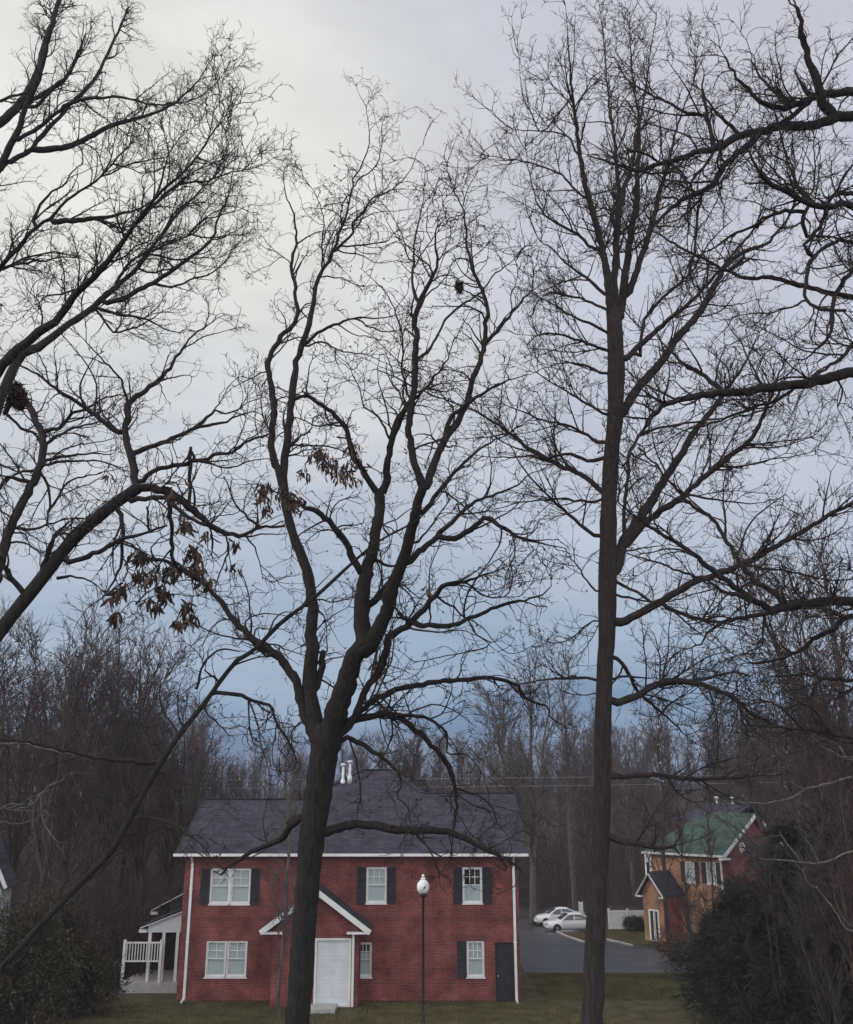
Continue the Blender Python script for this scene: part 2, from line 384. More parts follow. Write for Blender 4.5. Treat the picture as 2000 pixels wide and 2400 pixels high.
class Traced:
    """a tree whose trunk and limbs follow the photograph, each with its own distance; twigs grow in 3-D"""
    def __init__(s, Y, seed, slope=.55, wig=1.6):
        s.Y = Y; s.rg = np.random.default_rng(seed); s.br = []; s.ip = np.zeros((0, 2)); s.iy = np.zeros(0); s.slope = slope; s.wig = wig
    def add(s, line, trunk=False, dead=False, bare=False, slope=None):
        pts, w = parse(line)
        L = np.linalg.norm(np.diff(pts, axis=0), axis=1).sum()
        n = int(np.clip(L/13, 6, 70))
        q = catmull(pts, n)
        wv = np.interp(np.linspace(0, 1, n), np.linspace(0, 1, len(w)), w)
        if len(s.ip):
            dd = np.linalg.norm(s.ip-q[0], axis=1); k = dd.argmin(); Y0 = s.iy[k] if dd[k] < 90 else s.Y+s.rg.uniform(-1, 1)
            if dd[k] < 30: q[0] = s.ip[k]
        else: Y0 = s.Y
        if not trunk:
            jit = s.rg.normal(size=(n, 2))*s.wig*np.minimum(1, wv/8+.35)[:, None]; jit[0] = 0; q = q+jit
        sl = 0 if trunk else (s.rg.uniform(.15, 1)*s.rg.choice([-1, 1])*s.slope if slope is None else slope)
        arc = np.r_[0, np.cumsum(np.linalg.norm(np.diff(q, axis=0), axis=1))]*s.Y/F
        Yv = Y0+sl*arc*(.6+.4*np.linspace(0, 1, n))
        Yv = np.maximum(Yv, s.Y*.62)
        P = np.array([unproj(a, b, y) for (a, b), y in zip(q, Yv)])
        ax = Yv*cos(TH)+(P[:, 2]-CZ)*sin(TH)
        R = wv/2*ax/F
        s.br.append(dict(P=P, R=R, w=wv, trunk=trunk, dead=dead, bare=bare)); s.ip = np.vstack((s.ip, q)); s.iy = np.r_[s.iy, Yv]
        return s.br[-1]
    def build(s, name, label, cat, bark, twig, base, lv, group=None):
        base = np.array(base, float)
        root = thing(name, label, cat, tuple(base), group=group)
        for b in s.br:
            sides = 14 if b['trunk'] else (8 if b['w'][0] > 9 else 6)
            P, R = b['P'].copy(), b['R'].copy()
            if b['trunk']:      # bark ridges and knots
                pass
            R = R*(1+s.rg.normal(size=len(R))*(.05 if not b['trunk'] else .03))
            tE = nrm(P[-1]-P[-2]); P = np.vstack((P, P[-1]+tE*R[-1]*.7, P[-1]+tE*R[-1])); R = np.r_[R, R[-1]*.75, R[-1]*.05]
            v, q = tubes(P[None], R[None], sides)
            if b['trunk']:
                vv = v.reshape(len(P), sides, 3)
                ridge = 1+.018*np.array([(-1)**k for k in range(sides)])[None, :, None]+s.rg.normal(size=(len(P), sides, 1))*.014
                vv = P[:, None]+(vv-P[:, None])*ridge; v = vv.reshape(-1, 3)
            link('trunk' if b['trunk'] else 'limb', mk_mesh('limb', v-base, q), M_deadwood if b['dead'] else bark, root)
        src = [(b['P'][None], b['R'][None]) for b in s.br if not b['bare']]
        tm = [(p, r) for p, r in src]
        L1 = spawn(tm, tips=1, rg=s.rg, **lv[0])
        L2 = spawn([L1], tips=2, rg=s.rg, **lv[1])
        x2 = spawn(tm, rg=s.rg, **dict(lv[1], dens=lv[1]['dens']*.35, rpar=.06))
        L3 = spawn([L2, x2], tips=2, rg=s.rg, **lv[2])
        x3 = spawn([L1], rg=s.rg, **dict(lv[2], dens=lv[2]['dens']*.6))
        ps = []
        for (P, R), k in ((L1, 5), (L2, 4), (x2, 4), (L3, 3), (x3, 3)):
            if len(P): ps.append(tubes(P, R, k))
        v, q = merge(ps)
        c = link('crown', mk_mesh('crown', v-base, q), twig, root)
        s.tw = [L1, L2, x2, L3, x3]; s.root = root; s.base = base
        return root

# leaf shapes for the few dead leaves that still hang
def leaf_mesh(name, L, w, curl, rg):
    n = 6; V = []; Q = []
    for i in range(n):
        t = i/(n-1); ww = w*math.sin(pi*min(max(t*.92+.04, 0), 1))**.8
        z = -L*t; bow = curl*L*t*t
        V += [(-ww, bow+.25*ww, z), (0, bow, z), (ww, bow+.25*ww+rg.normal()*.1*w, z)]
    for i in range(n-1):
        a = i*3; Q += [(a, a+1, a+4, a+3), (a+1, a+2, a+5, a+4)]
    return mk_mesh(name, V, Q)
_lr = np.random.default_rng(5)
LEAVES = [leaf_mesh('dead_leaf', _lr.uniform(.085, .15), _lr.uniform(.013, .023), _lr.uniform(-.35, .35), _lr) for _ in range(6)]
LEAVES2 = [m.copy() for m in LEAVES]
for m in LEAVES: m.materials.append(M_leaf)
for m in LEAVES2: m.materials.append(M_leaf2)
def hang_leaves(tree, clusters, seed, Yoff=0):
    rg = np.random.default_rng(seed); L = []
    for (px, py, n, sp) in clusters:
        dd = np.linalg.norm(tree.ip-np.array((px, py)), axis=1); Y = tree.iy[dd.argmin()]
        for k in range(int(n*2.9)):
            p = unproj(px+rg.normal()*sp*.85, py+rg.normal()*sp*.8, Y+rg.normal()*.12)
            me = (LEAVES if rg.random() < .38 else LEAVES2)[rg.integers(6)]
            L.append((rg.uniform(.65, 1.3), me, p-tree.base, (rg.normal()*.45, rg.normal()*.45, rg.uniform(0, 6.3))))
    L.sort(key=lambda e: -e[0])
    for sc, me, p, r in L[:300]: link('leaf', me, None, tree.root, tuple(p), r).scale = (sc, sc, sc)
    V = []; Q = []; o = 0         # the smaller rest, joined
    from mathutils import Euler
    for sc, me, p, r in L[300:]:
        c = np.zeros(len(me.vertices)*3); me.vertices.foreach_get('co', c); c = c.reshape(-1, 3)
        V.append((c*sc) @ np.array(Euler(r).to_matrix()).T+p); Q.append(np.array([list(q.vertices) for q in me.polygons])+o); o += len(c)
    if V: link('leaves', mk_mesh('leaves', np.vstack(V), np.vstack(Q)), M_leaf2, tree.root, kind='stuff')

# ------------------------------------------------------------------ houses
def wall(b, x0, x1, z0, z1, y, holes, depth=.09):
    """brick face in the plane y with openings and their reveals (normal -y)"""
    X = sorted(set([x0, x1]+[v for h_ in holes for v in (h_[0], h_[1])])); Z = sorted(set([z0, z1]+[v for h_ in holes for v in (h_[2], h_[3])]))
    for a, c in zip(X[:-1], X[1:]):
        for e, f in zip(Z[:-1], Z[1:]):
            mx_, mz_ = (a+c)/2, (e+f)/2
            if any(h_[0] < mx_ < h_[1] and h_[2] < mz_ < h_[3] for h_ in holes): continue
            b.poly([(a, y, e), (c, y, e), (c, y, f), (a, y, f)])
    for a, c, e, f in holes:
        b.poly([(a, y, e), (a, y+depth, e), (a, y+depth, f), (a, y, f)]); b.poly([(c, y, f), (c, y+depth, f), (c, y+depth, e), (c, y, e)])
        b.poly([(a, y, f), (a, y+depth, f), (c, y+depth, f), (c, y, f)]); b.poly([(c, y, e), (c, y+depth, e), (a, y+depth, e), (a, y, e)])
def frame_rect(b, x0, x1, z0, z1, t, y0, y1):
    b.box(x0, x0+t, y0, y1, z0, z1); b.box(x1-t, x1, y0, y1, z0, z1)
    b.box(x0+t, x1-t, y0, y1, z1-t, z1); b.box(x0+t, x1-t, y0, y1, z0, z0+t)
def sash_window(parent, x0, x1, z0, z1, y, cols=3, rows=2, blind=True, lites_low=False, blind_drop=.02):
    """double hung window set in an opening whose face is at y; window > pane, muntin, sash, sill, blind"""
    b = MB(); frame_rect(b, x0, x1, z0, z1, .05, y-.012, y+.10)
    w = b.build('window', M_white, parent)
    zm = z0+(z1-z0)*.5
    MB().box(x0-.04, x1+.04, y-.06, y-.014, z0-.06, z0-.002).build('sill', M_white, w)
    for k, (za, zb, yy) in enumerate(((z0+.052, zm+.02, y+.055), (zm-.018, z1-.052, y+.025))):
        xa, xb = x0+.052, x1-.052
        s_ = MB(); frame_rect(s_, xa, xb, za, zb, .042, yy, yy+.026); s_.build('sash', M_white, w)
        c, r = (cols, rows) if (k == 1 or lites_low) else (1, 1)
        xi, xj, zi, zj = xa+.043, xb-.043, za+.043, zb-.043
        m = MB()
        for i in range(1, c): xx = xi+(xj-xi)*i/c; m.box(xx-.015, xx+.015, yy+.003, yy+.018, zi, zj)
        for i in range(1, r):
            zz = zi+(zj-zi)*i/r
            for q in range(c): m.box(xi+(xj-xi)*q/c+.016, xi+(xj-xi)*(q+1)/c-.016, yy+.003, yy+.018, zz-.015, zz+.015)
        if m.v: m.build('muntin', M_white, w)
        for i in range(c):
            for q in range(r):
                MB().box(xi+(xj-xi)*i/c+.001, xi+(xj-xi)*(i+1)/c-.001, yy+.010, yy+.013, zi+(zj-zi)*q/r+.001, zi+(zj-zi)*(q+1)/r-.001).build('pane', M_glass, w)
    bl = MB(); nsl = int((z1-z0)/.05)
    for i in range(nsl):
        if (i+.5)/nsl < blind_drop: continue
        zz = z1-.07-(i+.5)*(z1-z0-.12)/nsl
        bl.slab([(x0+.056, y+.098, zz-.022), (x1-.056, y+.098, zz-.022), (x1-.056, y+.106, zz+.0245), (x0+.056, y+.106, zz+.0245)], (0, .003, 0))
    bl.build('blind', M_blind, w)
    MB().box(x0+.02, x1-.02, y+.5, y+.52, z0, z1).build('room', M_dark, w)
    return w
def shutter(parent, x0, x1, z0, z1, y, mt=None):
    b = MB(); frame_rect(b, x0, x1, z0, z1, .05, y-.045, y-.002)
    zm = (z0+z1)/2; b.box(x0+.05, x1-.05, y-.044, y-.003, zm-.035, zm+.035)
    for za, zb in ((z0+.05, zm-.035), (zm+.035, z1-.05)):
        n = int((zb-za)/.045)
        for i in range(n):
            zz = za+(zb-za)*(i+.5)/n
            b.slab([(x0+.05, y-.038, zz-.018), (x1-.05, y-.038, zz-.018), (x1-.05, y-.010, zz+.022), (x0+.05, y-.010, zz+.022)], (0, .006, 0))
    return b.build('shutter', mt or M_shut, parent)
def U(px, py, Y): return unproj(px, py, Y)

# ---- red brick house
HY = 46.0
xl, xr = U(434, 2030, HY)[0], U(1214, 2030, HY)[0]
ze = U(1000, 2008, HY-.45)[2]
zg = 0.02
house = thing('brick_house', 'red brick house with black shutters and dark shingled roof behind the street lamp', 'house', (0, HY, 0))
def hx(px, py, dy=0): return U(px, py, HY+dy)[0]
def hz(py, dy=0): return U(1000, py, HY+dy)[2]
def opening(pxa, pxb, pya, pyb): return (hx(pxa, pya), hx(pxb, pya), hz(pyb), hz(pya))
w2 = opening(859.5, 907, 2033, 2117); w3 = opening(1084, 1130, 2033, 2117)
w1a = opening(495, 541.5, 2036, 2119); w1b = (w1a[1]+.02, w1a[1]+.02+(w1a[1]-w1a[0]), w1a[2], w1a[3])
lowz1 = hz(2206); lowz0 = lowz1-1.45
w4 = (hx(1094, 2206), hx(1135, 2206), lowz0, lowz1); w5 = (hx(838, 2208), hx(872, 2208), lowz0, lowz1-.05)
w6 = (w1a[0], w1a[1], lowz0, lowz1); w7 = (w1b[0], w1b[1], lowz0, lowz1)
dr = (hx(1160, 2206), hx(1203, 2206), .03, lowz1-.05)
b = MB(); hs = [w2, w3, w1a, w1b, w4, w5, w6, w7, dr]
wall(b, xl, xr, zg, ze+.12, 0, hs, .12)
DP = 15.0
b.poly([(xl, DP, zg), (xl, 0, zg), (xl, 0, ze+.12), (xl, DP, ze+.12)]); b.poly([(xr, 0, zg), (xr, DP, zg), (xr, DP, ze+.12), (xr, 0, ze+.12)])
b.poly([(xr, DP, zg), (xl, DP, zg), (xl, DP, ze+.12), (xr, DP, ze+.12)])
rl, rr = 5.45, 6.15            # run from eave line to the two ridges
pitch = (hz(1878, 5.0)-ze)/rl
ye = -.45
zl, zr = ze+pitch*rl, ze+pitch*rr
for xx, ru, zz in ((xl, rl, zl), (xr, rr, zr)):
    b.poly([(xx, 0, ze+.12), (xx, ye+2*ru, ze+.12), (xx, ye+ru, zz-.12)])
b.build('wall', M_brick, house)
# soldier courses
bb = MB()
for (a, c, e, f) in (w2, w3, w4, w5): bb.box(a-.05, c+.05, -.012, -.001, f+.004, f+.235)
bb.box(w1a[0]-.05, w1b[1]+.05, -.012, -.001, w1a[3]+.004, w1a[3]+.235)
bb.box(xl-.001, xr+.001, -.014, -.001, hz(2152)-.11, hz(2152)+.11)
bb.box(xl-.001, xr+.001, -.014, -.001, ze-.23, ze-.004)
bb.build('brick_band', M_band, house)
# roof: one front plane rising to two side ridges and a taller hipped middle
rp = 9.0
def plane_pt(x, run): return (x, ye+run, ze+.10+pitch*run)
pkL = U(849, 1800, HY+ye+rp)[0]; pkR = U(917, 1800, HY+ye+rp)[0]
gL = U(712, 1878, HY+ye+rl)[0]; gR = U(990, 1862, HY+ye+rr)[0]
eLx, eRx = xl-.42, xr+.42
front = [plane_pt(eLx, 0), plane_pt(eRx, 0), plane_pt(eRx, rr), plane_pt(gR, rr), plane_pt(pkR, rp), plane_pt(pkL, rp), plane_pt(gL, rl), plane_pt(eLx, rl)]
b = MB(); b.poly(front)
def mir(p, ridge): return (p[0], 2*(ye+ridge)-p[1], p[2])
b.poly([plane_pt(gL, rl), plane_pt(eLx, rl), mir(plane_pt(eLx, 0), rl), mir(plane_pt(gL, 0), rl)][::-1])
b.poly([plane_pt(eRx, rr), plane_pt(gR, rr), mir(plane_pt(gR, 0), rr), mir(plane_pt(eRx, 0), rr)][::-1])
PL, PR, BL, BR = plane_pt(pkL, rp), plane_pt(pkR, rp), mir(plane_pt(gL, rl), rp), mir(plane_pt(gR, rr), rp)
b.poly([PL, plane_pt(gL, rl), BL]); b.poly([PR, BR, plane_pt(gR, rr)]); b.poly([PR, PL, BL, BR])
b.poly([p for p in front][::-1]); b.v[-8:] = [(p[0], p[1], p[2]-.09) for p in b.v[-8:]]
b.poly([plane_pt(gL, rl), (gL, ye+rl, ze), (gL, BL[1], ze), BL]); b.poly([plane_pt(gR, rr), BR, (gR, BR[1], ze), (gR, ye+rr, ze)])
roof = b.build('roof', M_shingle, house)
cap = MB()
for p, q in ((plane_pt(eLx, rl), plane_pt(gL, rl)), (plane_pt(gR, rr), plane_pt(eRx, rr)), (PL, PR), (plane_pt(gL, rl), PL), (plane_pt(gR, rr), PR)):
    cap.bar(np.array(p)+(0, 0, .02), np.array(q)+(0, 0, .02), .26, .05)
cap.build('ridge_cap', M_shingle, roof)
g = MB()
g.box(eLx-.02, eRx+.02, ye-.10, ye-.004, ze+.015, ze+.125); g.build('gutter', M_white, house)
g = MB(); g.box(eLx, eRx, ye, -.02, ze-.01, ze+.01); g.build('soffit', M_offw, house)
for sx, ru in ((eLx-.004, rl), (eRx+.004, rr)):
    g = MB(); p, q = np.array(plane_pt(sx, 0)), np.array(plane_pt(sx, ru)); g.bar(p-(0, 0, .08), q-(0, 0, .08), .03, .20)
    q2 = np.array(mir(plane_pt(sx, 0), ru)); g.bar(q-(0, 0, .08), q2-(0, 0, .08), .03, .20); g.build('rake_board', M_shut, house)
for xa, xb in ((hx(453, 2020), hx(451, 2020)), (hx(1203, 2020), hx(1203, 2020))):
    g = MB(); g.bar((xa, ye+.05, ze-.0), (xa, -.07, ze-.32), .09, .08, (1, 0, 0)); g.box(xa-.055, xa+.055, -.12, -.02, .05, ze-.30)
    for zz in (ze-1.4, ze-3.6): g.box(xa-.075, xa+.075, -.125, -.002, zz, zz+.04)
    g.bar((xa, -.07, .12), (xa, -.5, .05), .09, .08, (1, 0, 0)); g.build('downspout', M_white, house)
for (px, pt, pb) in ((804, 1791, 1832), (820, 1784, 1822)):
    Yv = HY+ye+7.4; p = U(px, pb, Yv); q = U(px, pt, Yv); zz = q[2]-p[2]
    v = MB(); v.lathe([(.13, -.35), (.13, .05), (.07, .14), (.07, zz-.10)], n=12); v.lathe([(.13, zz-.10), (.15, zz-.06), (.15, zz), (.05, zz+.04)], n=12)
    v.build('vent_pipe', M_metal, roof, True, loc=(p[0], Yv-HY, p[2]))
for w in (w2, w3, w4, w5): sash_window(house, *w, .03, blind_drop={w2: 0, w3: .5, w4: .0, w5: .3}[w])
for w in (w1a, w1b, w6, w7): sash_window(house, *w, .03, cols=2, rows=2)
m_ = MB(); m_.box(w1a[1]-.002, w1b[0]+.002, -.02, .10, w1a[2], w1a[3]); m_.build('mullion', M_white, house)
sw = w2[1]-w2[0]
for w in (w2, w3):
    shutter(house, w[0]-.42, w[0]-.025, w[2]-.03, w[3]+.01, 0); shutter(house, w[1]+.025, w[1]+.42, w[2]-.03, w[3]+.01, 0)
for w in (w4,):
    shutter(house, w[0]-.42, w[0]-.025, w[2]-.03, w[3]+.01, 0)
shutter(house, w1a[0]-.42, w1a[0]-.025, w1a[2]-.03, w1a[3]+.01, 0); shutter(house, w1b[1]+.025, w1b[1]+.42, w1b[2]-.03, w1b[3]+.01, 0)
d_ = MB(); d_.box(dr[0]+.03, dr[1]-.03, .07, .11, .04, dr[3]-.03); frame_rect(d_, dr[0], dr[1], .03, dr[3], .03, -.01, .11)
door = d_.build('door', M_shut, house)
dk = MB(); dk.lathe([(.03, -.02), (.035, .0), (.02, .03)], n=8); dk.build('handle', M_metal, door, True, loc=(dr[0]+.12, .05, 1.0), rot=(pi/2, 0, 0))
# entry gable in front of the facade
PJ = -1.3
ex0, ex1 = U(640, 2176, HY+PJ)[0], U(842, 2176, HY+PJ)[0]
zx = U(1000, 2178, HY+PJ)[2]; xm = (U(616, 2176, HY+PJ)[0]+U(866, 2176, HY+PJ)[0])/2
hw = xm-U(616, 2176, HY+PJ)[0]; zp = U(1000, 2082, HY+PJ)[2]
e = MB(); dd_ = (xm-.02, ex1-.32, .03, U(1000, 2199, HY+PJ)[2])
wall(e, ex0, ex1, zg, zx, PJ, [dd_], .15)
e.poly([(ex0, PJ, zx), (ex1, PJ, zx), (xm, PJ, zp-.12)])
e.poly([(ex0, -.003, zg), (ex0, PJ, zg), (ex0, PJ, zx), (ex0, -.003, zx)]); e.poly([(ex1, PJ, zg), (ex1, -.003, zg), (ex1, -.003, zx), (ex1, PJ, zx)])
e.build('entry_wall', M_brick, house)
er = MB()
sl = (zp-zx)/hw
for s in (-1, 1):
    lo, hi = np.array((xm+s*(hw+.06), 0, zx-.06*sl)), np.array((xm, 0, zp))
    er.slab([(lo[0], PJ-.32, lo[2]), (hi[0], PJ-.32, hi[2]), (hi[0], -.004, hi[2]), (lo[0], -.004, lo[2])], (0, 0, .09))
er.build('entry_roof', M_shingle, house)
eb = MB()
for s in (-1, 1):
    eb.bar((xm+s*(hw+.05), PJ-.345, zx-.11), (xm, PJ-.345, zp-.10), .22, .045, (0, 1, 0))
    xx0 = xm+s*(hw-.95); xx1 = xm+s*(hw+.04)
    eb.box(min(xx0, xx1), max(xx0, xx1), PJ-.33, PJ-.05, zx-.17, zx-.09)
eb.build('entry_rake_board', M_white, house)
ed = MB(); frame_rect(ed, dd_[0], dd_[1], dd_[2], dd_[3], .09, PJ-.02, PJ+.14); edo = ed.build('entry_door_frame', M_white, house)
ddr = MB().box(dd_[0]+.10, dd_[1]-.10, PJ+.08, PJ+.13, .05, dd_[3]-.10); dw_ = dd_[1]-dd_[0]-.2
for iz, (za, zb) in enumerate(((.14, .36), (.40, .72), (.76, .92))):
    for ix in (0, 1):
        xa_ = dd_[0]+.10+dw_*(.10+.42*ix); hh_ = dd_[3]-.15; frame_rect(ddr, xa_, xa_+dw_*.38, .05+hh_*za, .05+hh_*zb, .04, PJ+.066, PJ+.0795)
ddr.build('door', M_siding, edo)
g = MB(); xa = U(829, 2190, HY+PJ)[0]; g.box(xa-.05, xa+.05, PJ-.12, PJ-.02, .05, zx-.17); g.build('downspout', M_white, house)
st_ = MB(); st_.box(xm-1.0, xm+1.0, PJ-1.2, PJ-.003, .01, .17); st_.build('step', M_conc, house)
# side porch on the left of the house
for (px0, py0, px1, py1, dyy, nm) in ((356, 2131, 434, 2090, 6.5, 'upper'), (330, 2172, 438, 2130, 2.6, 'lower')):
    p = U(px0, py0, HY+dyy); q = U(px1, py1, HY+dyy)
    p = (p[0], dyy, p[2]); q = (min(q[0], xl-.003), dyy, q[2])
    r_ = MB(); r_.slab([p, q, (q[0], dyy+3.2, q[2]), (p[0], dyy+3.2, p[2])], (0, 0, .08)); pr = r_.build('porch_roof', M_shingle, house)
    r_ = MB(); r_.bar((p[0], dyy-.02, p[2]-.06), (q[0], dyy-.02, q[2]-.06), .035, .20, (0, 1, 0)); r_.box(p[0]-.06, p[0]+.32, dyy-.035, dyy+.25, p[2]-.26, p[2]-.13)
    r_.build('rake_board', M_white, pr)
    if nm == 'lower':
        x0_, x1_ = p[0]+.35, xl-.006
        zb_ = U(1000, 2186, HY+dyy)[2]
        zt = lambda x: p[2]+(q[2]-p[2])*(x-p[0])/(q[0]-p[0])-.1
        s_ = MB(); s_.slab([(x0_, dyy+.05, zb_), (x1_, dyy+.05, zb_), (x1_, dyy+.05, zt(x1_)), (x0_, dyy+.05, zt(x0_))], (0, .1, 0)); s_.build('gable_siding', M_siding, house)
        for xx in (x0_+.1, x0_+.75, x1_-.75):
            MB().box(xx-.07, xx+.07, dyy+.06, dyy+.2, .0, zb_-.003).build('porch_post', M_white, house)
        rz = U(1000, 2206, HY+dyy)[2]
        rb = MB(); xa_, xb_ = U(300, 2206, HY+dyy)[0], x0_+.7
        rb.box(xa_, xb_, dyy-.3, dyy-.22, rz-.07, rz); rb.box(xa_, xb_, dyy-.3, dyy-.22, rz-.85, rz-.79)
        rl_ = rb.build('porch_railing', M_white, house)
        k = 0
        xx = xa_+.06
        while xx < xb_: MB().box(xx-.02, xx+.02, dyy-.285, dyy-.235, rz-.79, rz-.07).build('baluster', M_white, rl_); xx += .13
        for xx in (xa_-.05, xb_+.05): MB().box(xx-.06, xx+.06, dyy-.32, dyy-.2, 0, rz+.09).build('post', M_white, rl_)
        MB().box(xa_-.1, x1_, dyy-.35, dyy+3.2, -.2, .35).build('porch_floor', M_conc, house)
        MB().box(x0_+.2, x1_, dyy+3.0, dyy+3.1, .36, q[2]-.05).build('porch_back_wall', M_dark, house)
    else:
        MB().box(p[0]+.4, xl-.006, dyy+.3, dyy+3, -.3, p[2]-.1).build('side_wall', M_dark, house)

# ---- green roofed house on the right, its wall turned to the sun's side
P0 = U(1524, 2000, 77.5); P1 = U(1692, 2006, 72.5)
az_ = math.atan2(P1[1]-P0[1], P1[0]-P0[0]); LW = float(np.hypot(*(P1-P0)[:2])); zgo = gz(75)-.1
zeo = (P0[2]+P1[2])/2-zgo
gh = thing('brick_house', 'brick house with sunlit orange wall and green shingled roof beyond the white fence', 'house', (P0[0], P0[1], zgo), az_)
inv = Matrix.Rotation(-az_, 3, 'Z')
def gl_(px, py, off=0.0):
    """pixel -> local x, z on the plane local y = off"""
    d = unproj(px, py, 10)-np.array((0, 0, CZ)); o = np.array((0, 0, CZ))-np.array((P0[0], P0[1], zgo))
    dl = np.array(inv @ Vector(d)); ol = np.array(inv @ Vector(o)); t = (off-ol[1])/dl[1]; p = ol+dl*t
    return p[0], p[2]
wins = []
for (pa, pb, pt, pbm) in ((1605, 1616, 2019, 2066), (1654, 1667, 2021, 2072)):
    xa, zt = gl_(pa, pt); xb, zb = gl_(pb, pbm); wins.append((xa, xb, zb, zt))
wins = [(a, max(c, a+.85), z1-1.45, z1) for a, c, z0, z1 in wins]
b = MB(); GW = 8.0
wall(b, 0, LW, 0, zeo+.1, 0, wins, .1)
b.build('sunny_wall', M_sunbrick, gh)
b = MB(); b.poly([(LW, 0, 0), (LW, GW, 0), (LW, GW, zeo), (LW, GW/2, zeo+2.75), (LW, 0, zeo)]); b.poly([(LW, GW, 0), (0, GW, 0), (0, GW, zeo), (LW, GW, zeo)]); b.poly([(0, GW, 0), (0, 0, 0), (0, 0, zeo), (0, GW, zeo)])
b.build('gable_wall', M_brick, gh)  # walls turned from the sun: shade put in as a darker red brick
for w in wins:
    sash_window(gh, *w, .03, cols=2, rows=2)
    shutter(gh, w[0]-.36, w[0]-.02, w[2], w[3], 0); shutter(gh, w[1]+.02, w[1]+.36, w[2], w[3], 0)
hx0 = gl_(1650, 1910, GW/2)[0]; hz0 = gl_(1690, 1908, GW/2)[1]
b = MB(); o_ = .4
A, B_, C_, D_ = (-o_, -o_, zeo), (LW+o_, -o_, zeo), (LW+o_, GW/2, hz0), (max(.6, hx0), GW/2, hz0)
b.slab([A, B_, C_, D_], (0, 0, .1)); b.slab([C_, (LW+o_, GW+o_, zeo), (-o_, GW+o_, zeo), D_], (0, 0, .1)); b.slab([A, D_, (-o_, GW+o_, zeo)], (0, 0, .1))
gr = b.build('green_roof', M_green, gh)
g = MB(); g.box(-o_-.02, LW+o_, -o_-.1, -o_-.003, zeo-.06, zeo+.09); g.build('gutter', M_offw, gh)
g = MB(); g.bar((LW+o_+.02, -o_, zeo-.08), (LW+o_+.02, GW/2, hz0-.08), .04, .26); g.bar((LW+o_+.02, GW/2, hz0-.08), (LW+o_+.02, GW+o_, zeo-.08), .04, .26)
g.box(LW+.004, LW+o_, -o_-.02, .5, zeo-.24, zeo-.12); g.build('rake_board', M_white, gh)
g = MB(); g.lathe([(.36, 0), (.36, .05), (.28, .05), (.28, .03)], n=20); g.build('gable_vent', M_white, gh, loc=(LW+.003, GW/2-1.5, zeo+.55), rot=(0, pi/2, 0))
for xx in (.06, LW-.14):
    g = MB(); g.box(xx, xx+.1, -.10, -.012, .1, zeo-.1); g.build('downspout', M_offw, gh)
# taller dark rear roof with two vents
t0, tz = gl_(1672, 1884, 8.5); t1, _ = gl_(1768, 1884, 8.5)
b = MB(); b.slab([(t0-1.6, 4.9, hz0-.6), (t1, 4.9, hz0-.6), (t1, 8.5, tz), (t0, 8.5, tz)], (0, 0, .1)); b.slab([(t1, 8.5, tz), (t1, 12, hz0-.6), (t0-1.6, 12, hz0-.6), (t0, 8.5, tz)], (0, 0, .1)); b.slab([(t0-1.6, 12, hz0-.6), (t0-1.6, 4.9, hz0-.6), (t0, 8.5, tz)], (0, 0, .1))
rr_ = b.build('rear_roof', M_shingle, gh)
b = MB(); b.box(1.0, t1-.1, 8.05, 12, 0, hz0-.6); b.build('rear_wall', M_brick, gh)
for px in (1686, 1723):
    x_, z_ = gl_(px, 1884, 8.5)
    v = MB(); v.lathe([(.08, -.1), (.08, .45)], n=10); v.lathe([(.17, .45), (.17, .56), (.06, .6)], n=10); v.build('vent_pipe', M_metal, rr_, True, loc=(x_, 8.2, z_-.02))
# entry porch that projects towards the lawn
px0, px1, pj = .78, 2.6, -2.1
ez = zeo-2.55; ezp = ez+1.3; pm = (px0+px1)/2
b = MB(); dro = (px0+.45, px1-.45, .05, 2.25); wall(b, px0, px1, 0, ez, pj, [dro], .12); b.poly([(px0, pj, ez), (px1, pj, ez), (pm, pj, ezp-.1)])
b.build('porch_wall', M_sunbrick, gh)
b = MB(); b.poly([(px0, -.003, 0), (px0, pj, 0), (px0, pj, ez), (px0, -.003, ez)]); b.poly([(px1, pj, 0), (px1, -.003, 0), (px1, -.003, ez), (px1, pj, ez)]); b.build('porch_side_wall', M_brick, gh)  # porch sides shaded by colour: darker red brick than the sunlit front
b = MB()
for s in (-1, 1): b.slab([(pm+s*1.28, pj-.35, ez-.28), (pm, pj-.35, ezp), (pm, -.004, ezp), (pm+s*1.28, -.004, ez-.28)], (0, 0, .09))
b.build('porch_roof', M_shingle, gh)
b = MB()
for s in (-1, 1): b.bar((pm+s*1.26, pj-.37, ez-.33), (pm, pj-.37, ezp-.06), .035, .2, (0, 1, 0)); b.box(min(pm+s*.8, pm+s*1.3), max(pm+s*.8, pm+s*1.3), pj-.36, pj-.1, ez-.40, ez-.31)
b.build('rake_board', M_white, gh)
b = MB(); frame_rect(b, *dro, .12, pj-.02, pj+.11); df = b.build('door_frame', M_white, gh)
MB().box(dro[0]+.125, dro[1]-.125, pj+.05, pj+.1, .1, dro[3]-.13).build('door', M_dark, df)
for xx in (dro[0]+.4, dro[1]-.4): MB().box(xx-.03, xx+.03, pj+.03, pj+.048, .1, dro[3]-.13).build('mullion', M_white, df)
# bay at the far corner
b = MB(); b.box(-.55, -.01, .05, 2.0, .0, zeo-.08); b.build('corner_bay', M_offw, gh)
for xx in (-.56, -.14): MB().box(xx, xx+.13, .01, .048, .1, zeo-.1).build('corner_board', M_white, gh)
MB().box(-.42, -.15, .03, .046, zeo-2.0, zeo-.7).build('bay_window', M_cglass, gh)

